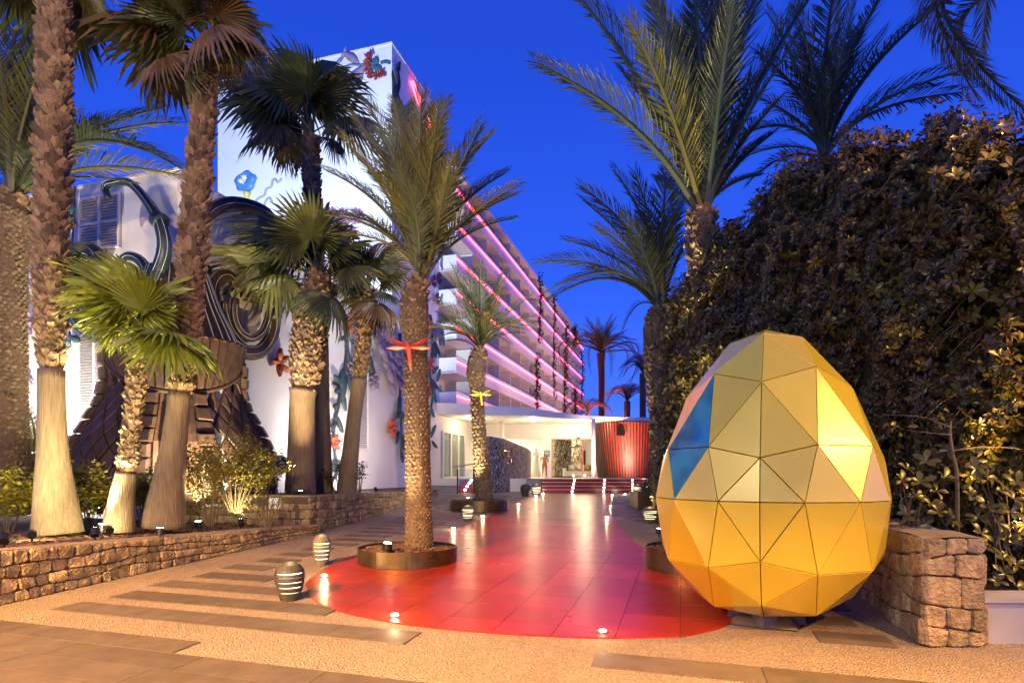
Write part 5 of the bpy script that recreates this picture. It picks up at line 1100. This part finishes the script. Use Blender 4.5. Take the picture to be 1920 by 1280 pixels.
# ------------------------------------------------------------------ lanterns and small lamps
def lantern(label, x, y, h=.43, pale=False, glow=True, w=.165, power=14, grp='stone lanterns with glowing slits'):
    g = G(x, y); t = thing('slit_lantern', label, 'lantern', g, grp); mt = 'lantern_shell_pale' if pale else 'lantern_shell'
    prof = [(0, .62), (.12, .72), (.3, .86), (.5, .97), (.65, 1.0), (.8, .93), (.92, .70), (1, .28)]
    cuts = [0, .20, .34, .47, .60, .70, 1.0]; gap = .02
    for i in range(6):
        z0_, z1_ = cuts[i]+(gap if i else 0), cuts[i+1]-(0 if i == 5 else 0); pr = [(lerp_tab(prof, z0_)*w, z0_*h)]+[(lerp_tab(prof, z)*w, z*h) for z, _ in prof if z0_ < z < z1_]+[(lerp_tab(prof, z1_)*w, z1_*h)]
        m = MB(); k0 = len(m.v); m.lathe(g+UP*.004, pr, 22)
        tl, ph = rnd(.02, .07), rnd(0, 6)
        for v in m.v:
            d = v-g; 
            if 0 < i: v.z += tl*.35*(d.x*math.cos(ph)+d.y*math.sin(ph))
        m.build('shell_slice', mt, t, smooth=False)
    m = MB(); m.lathe(g+UP*.006, [(lerp_tab(prof, z)*w*.84, z*h) for z in (.12, .3, .5, .65, .78)], 18); m.build('glow_core', 'glow' if glow else mt, t)
    if glow: lamp('lantern_lamp', 'POINT', g+V((0, 0, h+.12)), 2.5, WARM, None, .05)
    return t
lantern('nearest dark pebble shaped lantern with four glowing slits left of the red path', 543, 1125)
lantern('second lantern from the front, taller and paler, left of the round planter', 603, 1060, .46, True, w=.135)
lantern('lantern in front of the second round planter', 877, 977, .40, True, w=.17)
lantern('lantern just left of the egg on the right hand paving', 1219, 979, .38, True, w=.20)
lantern('glowing lantern at the left end of the red steps', 1006, 929, .48, True, w=.22)
lantern('unlit dark pot lantern at the foot of the marble wall', 986, 931, .52, False, False, w=.25)
lantern('left one of two small lanterns at the right end of the red steps', 1196, 927, .44, True, w=.2)
lantern('right one of two small lanterns at the right end of the red steps', 1217, 924, .55, True, w=.2)
LEDL = ['recessed ground light at the left bulge of the red path', 'recessed ground light near the front left rim of the red path', 'shielded ground light at the front rim of the red path near the egg', 'recessed ground light right of the nearest planter', 'recessed ground light before the second planter', 'recessed ground light right of the second planter', 'recessed ground light at the steps, right one of the left pair', 'recessed ground light at the steps, left one of the left pair', 'recessed ground light on the right rim of the red path, nearest', 'recessed ground light on the right rim of the red path, farther', 'recessed ground light left of the two small lanterns', 'recessed ground light nearest the two small lanterns']
for i, (x, y, s) in enumerate(((608, 1083, 1), (740, 1158, 1), (1130, 1188, .5), (850, 993, 1), (905, 970, 1), (972, 947, 1), (1018, 927, 1), (1005, 931, 1), (1138, 972, .7), (1145, 950, .4), (1148, 930, 1), (1172, 928, 1))):
    g = G(x, y); t = thing('ground_light', LEDL[i], 'light', g); sz = .035+.0006*g.y
    m = MB(); m.lathe(g+UP*.012, [(sz*1.5, 0), (sz*1.5, .012), (sz, .014)], 18); m.build('ring', 'steel', t)
    m = MB(); m.lathe(g+UP*.0265, [(sz*.98, 0), (sz*.7, .012), (.002, .017)], 14); m.build('lens', 'lens_glow' if s > .6 else 'glow', t, smooth=True)
    lamp('ground_lamp', 'POINT', g+UP*.13, 5*s, WARM, None, .03)
def uplight(label, base, aim, power, col=WARM, angle=55, size=.07, vis=True):
    t = thing('spotlight', label, 'spotlight', base); b = V(base); d = (V(aim)-b).normalized(); h = b+UP*.11
    m = MB(); m.tube([b, h], .012, 6); m.build('stake', 'dark_metal', t)
    m = MB(); m.tube([h-d*.06, h+d*.05], size*.75, 14); m.build('housing', 'dark_metal', t, smooth=False)
    m = MB(); m.tube([h+d*.051, h+d*.056], size*.62, 12); m.build('lens', 'lens_glow', t)
    lamp('uplight', 'SPOT', h+d*.09, power, col, aim, .04, angle*1.35, 1.0)
bedz = lambda p: zb1(p)
def on_bed(x, y, z): 
    Y = FPX*(EYE-z)/(y-889); return P(x, y, Y)
GREENW = (1, .80, .40)
uplight('small steel spotlight on the mulch right of the second trunk', on_bed(178, 1012, .70), P(200, 700, 9.6), 330, GREENW)
uplight('small steel spotlight at the left frame edge on the mulch', on_bed(8, 1026, .72), P(40, 700, 9.9), 700, GREENW)
uplight('glowing spotlight right of the third trunk foot in the mulch', on_bed(372, 994, .62), P(330, 640, 9.9), 420, GREENW)
uplight('spotlight hidden among the shrubs under the lime leaved palm', V((-7.3, 10.4, .85)), P(250, 560, 10.2), 500, GREENW)
uplight('spotlight behind the shrubs lighting the ornament', V((-6.0, 11.6, 1.0)), V((-8.1, 14, 4.2)), 2600, (1, .80, .58), 80)
uplight('spotlight behind the shrubs at the far left washing the painted wall', V((-10.6, 12.3, .9)), V((-11.5, 15.2, 4)), 2600, (1, .84, .64), 100)
uplight('bright spotlight on the front of the nearest planter', V((-1.83, 8.62, gz(8.6)+.20)), P(785, 430, 8.4), 620, GREENW, 60, .09)
uplight('spotlight on the front of the second planter', V((-1.32, 17.55, gz(17.5)+.26)), P(898, 640, 18.2), 1300, GREENW, 50)
uplight('bright ground spotlight on the end of the taller wall', V((-4.25, 18.3, 1.03)), V((-6.8, 20.5, 4.5)), 900, (1, .86, .7), 110)
uplight('spotlight under the three clustered palms', V((-4.9, 13.6, 1.06)), P(590, 520, 14.5), 1500, WARM, 60)
uplight('added spotlight among the left trunks aimed up at the dark crown', V((-6.3, 9.0, .68)), P(300, 130, 9.3), 1500, GREENW, 42)  # put in to light the underside of the crown
uplight('added spotlight at the bed rim aimed up the leaning trunks', on_bed(300, 1010, .66), P(330, 300, 9.2), 900, GREENW, 45)  # extra fixture added to warm the upper trunks
uplight('added spotlight on the right hand paving aimed up at the large date palm', V((3.0, 12.0, gz(12)+.01)), P(1312, 200, 12.4), 3200, GREENW, 40)  # put in to brighten the large palm's crown
uplight('spotlight in the bed under the dark date palm', V((3.9, 16.6, gz(17)+.02)), P(1240, 560, 18.6), 900, GREENW, 60)
uplight('spotlight at the foot of the hedge shining up into the leaves', V((5.25, 5.9, .42)), V((5.2, 7.0, 3.6)), 800, (1, .60, .17), 46)
uplight('added spotlight in the mulch aimed at the shrubs left of the second trunk', on_bed(60, 1016, .70), P(60, 930, 9.9), 100, (1, .78, .35), 100)  # this and the next two are added to light the shrubs yellow
uplight('added spotlight in the mulch aimed at the shrub between the trunks', on_bed(205, 1006, .68), P(165, 940, 10), 40, (1, .78, .35), 100)
uplight('added spotlight in the mulch aimed at the tallest shrub', on_bed(452, 990, .60), P(430, 900, 11.4), 240, (1, .78, .35), 100)
lamp('hedge_wash', 'SPOT', (3.2, 12.0, .6), 700, GREENW, (4.2, 13, 5.5), .1, 60, .6)
# ------------------------------------------------------------------ dragonflies on the trunks
def dragonfly(label, x, y, Y, r, mt):
    c = P(x, y, Y); t = thing('dragonfly_ornament', label, 'ornament', c); k = r/FPX*Y
    m = MB(); m.tube([c+V((.1*k, -.06, -.9*k)), c+V((0, -.06, 0)), c+V((-.1*k, -.06, .35*k))], [.05*k, .12*k, .10*k], 8); m.build('body', mt, t, smooth=True)
    for sx in (-1, 1):
        for up_ in (.42, -.05):
            m = MB(); d = V((sx, 0, up_)).normalized(); petal(m, c+V((0, -.07, .1*k)), d, V((-d.z, 0, d.x)), V((0, -1, 0)), 1.0*k, .19*k, .04); m.build('wing', mt, t)
    return t
dragonfly('red metal dragonfly fixed on the uplit palm trunk', 768, 657, 8.84, 42, 'dragon_red')
dragonfly('yellow metal dragonfly fixed on the smaller palm trunk', 902, 742, 17.85, 20, 'dragon_yellow')
# ------------------------------------------------------------------ shrubs
def shrub(label, c, rad, n, mt='shrub_leaf', leaf=.045, stems=12, twist=.5, holes=.35, grp=None):
    t = thing('shrub', label, 'shrub', V((c[0], c[1], c[2])), grp); c = V(c); m = MB(); ends = []
    for i in range(stems):
        a, e_ = rnd(0, 6.28), rnd(.5, 1.45); d = V((math.cos(a)*math.cos(e_)*rad[0], math.sin(a)*math.cos(e_)*rad[1], math.sin(e_)*rad[2])); b = c+V((d.x*.15, d.y*.15, 0)); q = [b, b+d*.4+UP*.05, b+d*.75, b+d*rnd(.9, 1.15)]
        s = spline(q, 8); m.tube(s, [.008*(1-.7*j/8) for j in range(9)], 4); ends.append(s)
        for k in range(3):
            p = s[rnd(3, 8).__int__()]; d2 = (d.normalized()+V((rnd(-1, 1), rnd(-1, 1), rnd(-.3, .9)))*.8).normalized()*rnd(.12, .35)*rad[2]; s2 = [p, p+d2*.5+UP*.02, p+d2]; m.tube(s2, [.005, .004, .002], 3); ends.append(spline(s2, 6))
    m.build('stem', 'twig', t); m = MB()
    for i in range(n):
        s = random.choice(ends); j = random.randint(max(1, len(s)//3), len(s)-1); p = s[j]+V((rnd(-1, 1), rnd(-1, 1), rnd(-1, 1)))*leaf*1.1
        d = V((rnd(-1, 1), rnd(-1, 1), rnd(-.5, .8))).normalized(); w = d.cross(V((rnd(-.5, .5), rnd(-.5, .5), 1))).normalized(); l_ = leaf*rnd(.6, 1.3)
        nn = w.cross(d)*.12*l_; m.add([p, p+d*l_*.5+w*l_*.32+nn, p+d*l_, p+d*l_*.5-w*l_*.32+nn, p+d*l_*.5], [(0, 1, 4), (1, 2, 4), (0, 4, 3), (4, 2, 3)])
    m.build('foliage', mt, t); return t
def shr(label, x, y, Y, w, h, n, **k):
    c = P(x, y, Y); return shrub(label, c, (w/2/FPX*Y, .55, h/FPX*Y), n, **k)
shr('yellow lit shrub at the left frame edge', 15, 1005, 9.6, 110, 115, 2200, leaf=.085)
shr('yellow lit shrub between the second and third trunks', 165, 995, 9.9, 130, 105, 2200, leaf=.085)
shr('small yellow shrub between the small palm and the leaning palm', 265, 985, 10.0, 80, 95, 1200, leaf=.075)
shr('spreading twiggy shrub right of the leaning palm foot', 395, 985, 10.2, 150, 140, 2400, leaf=.065, stems=16)
shr('tallest yellow green shrub in front of the bronze skirt', 440, 960, 11.4, 180, 130, 3200, leaf=.065, stems=20)
shr('dark shrub behind the return of the taller wall', 500, 930, 13.2, 110, 80, 1100, leaf=.06, mt='frond')
shr('sparse bare stemmed shrub against the taller wall face', 500, 992, 11.0, 110, 75, 420, leaf=.045, stems=16)
shr('small dark shrub between the clustered trunks', 632, 925, 16.6, 60, 60, 500, leaf=.08, mt='frond')
shr('slim leafy plant right of the leaning trunk', 675, 925, 16.4, 40, 55, 260, leaf=.07, mt='frond')
shr('low planting in the square planter near the egg', 1215, 935, 18.9, 60, 30, 500, leaf=.08, mt='frond')
# ------------------------------------------------------------------ hedge
HT = [(1200, 650), (1212, 600), (1245, 565), (1290, 520), (1340, 445), (1400, 400), (1440, 330), (1470, 290), (1560, 278), (1610, 245), (1680, 210), (1740, 205), (1820, 225), (1900, 205), (2000, 185), (2200, 170)]
HD = [(1200, 15.5), (1260, 14), (1340, 12.2), (1450, 10.8), (1560, 9.6), (1680, 8.4), (1800, 7.3), (1900, 6.7), (2050, 6.2), (2200, 5.9)]
from mathutils import noise
def hz_(p): return 1.6*noise.noise(V((p[0]*.011, p[1]*4.5, 0)))+.9*noise.noise(V((p[0]*.03, p[1]*11, 5)))
def hpt(px, t, push=0):
    """surface of the hedge: photo column px, t 0 at the foot to 1 at the top"""
    d = lerp_tab(HD, px); top = EYE-(lerp_tab(HT, px)-889)/FPX*d; z = .25+(top-.25)*t
    dd = d+.34*hz_((px, t))+1.1*max(0, t-.72)**2*9*.5-.25*math.sin(t*2.6)+push
    return V(((px-960)/FPX*d*(dd/d), dd, z))
def hnorm(px, t):
    a, b = hpt(px+8, t)-hpt(px-8, t), hpt(px, min(1, t+.04))-hpt(px, max(0, t-.04)); n = a.cross(b).normalized(); return -n if n.y > 0 else n
ROS = []
def rosette_into(mb, c, n, size, k=7):
    x = n.orthogonal().normalized(); y = n.cross(x); a0 = rnd(0, 6.28)
    for i in range(k):
        a = a0+i*6.283/k+rnd(-.25, .25); d = (x*math.cos(a)+y*math.sin(a)+n*rnd(.05, .75)).normalized(); w = d.cross(n).normalized(); l_ = size*rnd(.7, 1.15); up = w.cross(d).normalized()
        if up.dot(n) < 0: up = -up
        mb.add([c+d*l_*.08, c+d*l_*.62+w*l_*.21+up*l_*.05, c+d*l_-up*l_*.06, c+d*l_*.62-w*l_*.21+up*l_*.05, c+d*l_*.60], [(0, 1, 4), (1, 2, 4), (0, 4, 3), (4, 2, 3)])
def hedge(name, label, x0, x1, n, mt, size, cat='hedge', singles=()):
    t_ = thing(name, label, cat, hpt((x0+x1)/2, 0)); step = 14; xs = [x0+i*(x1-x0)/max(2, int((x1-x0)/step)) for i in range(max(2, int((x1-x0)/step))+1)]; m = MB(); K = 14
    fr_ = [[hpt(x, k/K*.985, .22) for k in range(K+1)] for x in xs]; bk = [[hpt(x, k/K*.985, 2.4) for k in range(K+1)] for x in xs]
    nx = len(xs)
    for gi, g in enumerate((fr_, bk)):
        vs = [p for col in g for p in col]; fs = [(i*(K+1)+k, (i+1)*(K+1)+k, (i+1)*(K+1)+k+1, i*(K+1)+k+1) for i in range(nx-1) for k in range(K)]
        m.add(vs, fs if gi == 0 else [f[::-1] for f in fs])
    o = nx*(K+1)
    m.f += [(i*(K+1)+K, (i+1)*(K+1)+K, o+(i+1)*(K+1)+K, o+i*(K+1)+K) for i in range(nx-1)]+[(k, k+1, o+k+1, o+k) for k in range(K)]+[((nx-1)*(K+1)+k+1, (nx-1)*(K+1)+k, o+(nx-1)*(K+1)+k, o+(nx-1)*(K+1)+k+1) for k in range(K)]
    m.build('branches', 'hedge_core', t_, smooth=True)  # dark solid core, stands in for the shade between the leaves
    m = MB()
    for i in range(n):
        px, t = rnd(x0, x1), rnd(0.0, 1.0)**.9; nrm = hnorm(px, t); p = hpt(px, t, rnd(-.20, .16))
        rosette_into(m, p, (nrm+V((rnd(-.7, .7), rnd(-.3, .3), rnd(-.3, .8)))).normalized(), size*rnd(.8, 1.25), random.choice((5, 6, 7)))
    for i in range(int((x1-x0)*1.1)):
        px = rnd(x0, x1); b = hpt(px, 1, rnd(-.1, 1.6)); p = b+V((rnd(-.1, .1), rnd(-.15, .15), rnd(-.12, .20)*(1 if rnd(0, 1) < .8 else 1.8))); rosette_into(m, p, V((rnd(-.6, .6), rnd(-.8, .2), 1)).normalized(), size*rnd(.8, 1.2), 6)
    if x0 < 1300:
        for i in range(500):
            t = rnd(.05, 1); p = hpt(x0, t, rnd(0, 2.2))+V((rnd(-.22, .12), 0, rnd(-.1, .1))); rosette_into(m, p, V((-1, rnd(-.6, .3), rnd(-.4, .7))).normalized(), size*rnd(.8, 1.2), 6)
    m.build('foliage', mt, t_, kind='stuff')
    for (x, y, k, sc) in singles:
        px = x; d = lerp_tab(HD, px)-.42; c = P(x, y, d); tw = MB(); e_ = c+V((rnd(-.1, .1), .5, -.25)); tw.tube([e_, c.lerp(e_, .5)+UP*.04, c], [.008, .006, .004], 4); tw.build('twig', 'twig', t_)
        nrm = V((rnd(-.5, .5), -.8, rnd(.0, .8))).normalized(); xx = nrm.orthogonal().normalized(); yy = nrm.cross(xx); a0 = rnd(0, 6)
        for i in range(k):
            a = a0+i*6.283/k+rnd(-.2, .2); dd = (xx*math.cos(a)+yy*math.sin(a)+nrm*rnd(.1, .7)).normalized(); w = dd.cross(nrm).normalized()
            inst('leaf', LEAFM[i % 2], t_, frame(c+V((0, 0, 0)), dd, nrm) @ M.Scale(sc*rnd(.75, 1.15), 4))
    return t_
def single_leaf(mt):
    m = MB(); pr = [(0, .03), (.2, .10), (.45, .20), (.68, .235), (.87, .14), (1, .01)]
    for s in (-1, 1):
        pass
    vs = []
    for x, w in pr: vs += [V((x, -w, .10*math.sin(x*2.6)+w*.25)), V((x, 0, .10*math.sin(x*2.6))), V((x, w, .10*math.sin(x*2.6)+w*.25))]
    m.add(vs, [(3*i, 3*i+3, 3*i+4, 3*i+1) for i in range(5)]+[(3*i+1, 3*i+4, 3*i+5, 3*i+2) for i in range(5)]); return mesh_of(m, mt, True)
LEAFM = [single_leaf('hedge_pale'), single_leaf('hedge_pale')]
near = [(1690, 528), (1712, 545), (1675, 560), (1735, 556), (1700, 572), (1795, 562), (1825, 548), (1850, 566), (1820, 590), (1800, 600), (1875, 595), (1845, 612), (1890, 612), (1912, 640), (1655, 500), (1780, 700), (1800, 735), (1822, 752), (1770, 745), (1835, 770), (1862, 480), (1845, 430), (1740, 420), (1705, 455), (1640, 545), (1880, 690), (1600, 520), (1560, 560), (1630, 330), (1700, 300), (1790, 330), (1850, 300), (1560, 400), (1480, 480), (1900, 420), (1660, 470)]
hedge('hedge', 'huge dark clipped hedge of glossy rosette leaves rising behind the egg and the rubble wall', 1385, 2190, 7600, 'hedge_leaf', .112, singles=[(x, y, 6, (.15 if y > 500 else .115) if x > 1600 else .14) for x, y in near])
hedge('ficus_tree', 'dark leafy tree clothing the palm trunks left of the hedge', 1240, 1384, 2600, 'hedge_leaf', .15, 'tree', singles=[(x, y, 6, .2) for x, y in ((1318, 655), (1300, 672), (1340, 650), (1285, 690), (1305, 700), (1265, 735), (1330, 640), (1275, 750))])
# plants on top of the wall beside the egg
def big_plant(label, pts, Y, sc, k=5):
    t = thing('shrub', label, 'shrub', P(pts[0][0], 1010, Y)); b = P(pts[0][0], 1015, Y+.25)
    for (x, y) in pts:
        c = P(x, y, Y+rnd(-.25, .15)); m = MB(); m.tube([b+V((rnd(-.1, .1), 0, 0)), b.lerp(c, .6)+V((0, .05, .12)), c], [.009, .006, .003], 4); m.build('stem', 'twig', t)
        nrm = V((rnd(-.5, .5), -.7, rnd(.3, .9))).normalized(); xx = nrm.orthogonal().normalized(); yy = nrm.cross(xx); a0 = rnd(0, 6)
        for i in range(k):
            a = a0+i*6.283/k+rnd(-.3, .3); dd = (xx*math.cos(a)+yy*math.sin(a)+nrm*rnd(-.1, .5)).normalized()
            inst('leaf', LEAFM[i % 2], t, frame(c, dd, nrm) @ M.Diagonal((sc*rnd(.7, 1.2),)*2+(sc, 1)))
    return t
big_plant('broad leaved plant growing over the rubble wall next to the egg', [(1700, 880), (1690, 900), (1735, 865), (1725, 905), (1715, 930), (1745, 945), (1700, 965), (1760, 960), (1735, 985), (1780, 975), (1755, 920), (1715, 990), (1690, 985), (1770, 895)], 6.0, .125)
big_plant('broad leaved plant hanging behind the wall end at the right edge', [(1880, 920), (1905, 905), (1850, 895), (1830, 880), (1895, 960), (1870, 980), (1850, 950), (1890, 1010), (1880, 1045), (1905, 1060), (1865, 1035), (1840, 1000), (1910, 1000), (1885, 1075), (1820, 930), (1835, 970), (1860, 920), (1900, 935), (1905, 1100), (1870, 1090)], 5.75, .12)
sap = thing('sapling', 'bare crooked sapling trunk with thin side twigs in front of the hedge', 'sapling', P(1792, 1000, 6.2))
m = MB(); m.tube(spline([P(1795, 1000, 6.2), P(1794, 892, 6.2), P(1786, 850, 6.2), (P(1781, 810, 6.2)), P(1783, 790, 6.2)], 16), [.022-.0007*i for i in range(17)], 8); m.build('trunk', 'twig', sap, smooth=True)
for pts in ([(1782, 800), (1760, 792), (1720, 780), (1655, 777)], [(1783, 815), (1750, 812), (1700, 806)], [(1784, 845), (1830, 838), (1885, 838), (1915, 842)]):
    m = MB(); m.tube(spline([P(x, y, 6.15) for x, y in pts], 12), [.007-.0004*i for i in range(13)], 5); m.build('twig', 'twig', sap)
for (x, y) in ((1665, 805), (1680, 790), (1655, 800), (1690, 812), (1672, 815), (1700, 800), (1780, 772), (1772, 790), (1825, 850), (1640, 830)):
    inst('leaf', LEAFM[0], sap, frame(P(x, y, 6.1), V((rnd(-1, 1), -.4, rnd(-.6, .6))), V((rnd(-.3, .3), -1, .4))) @ M.Scale(.10, 4))
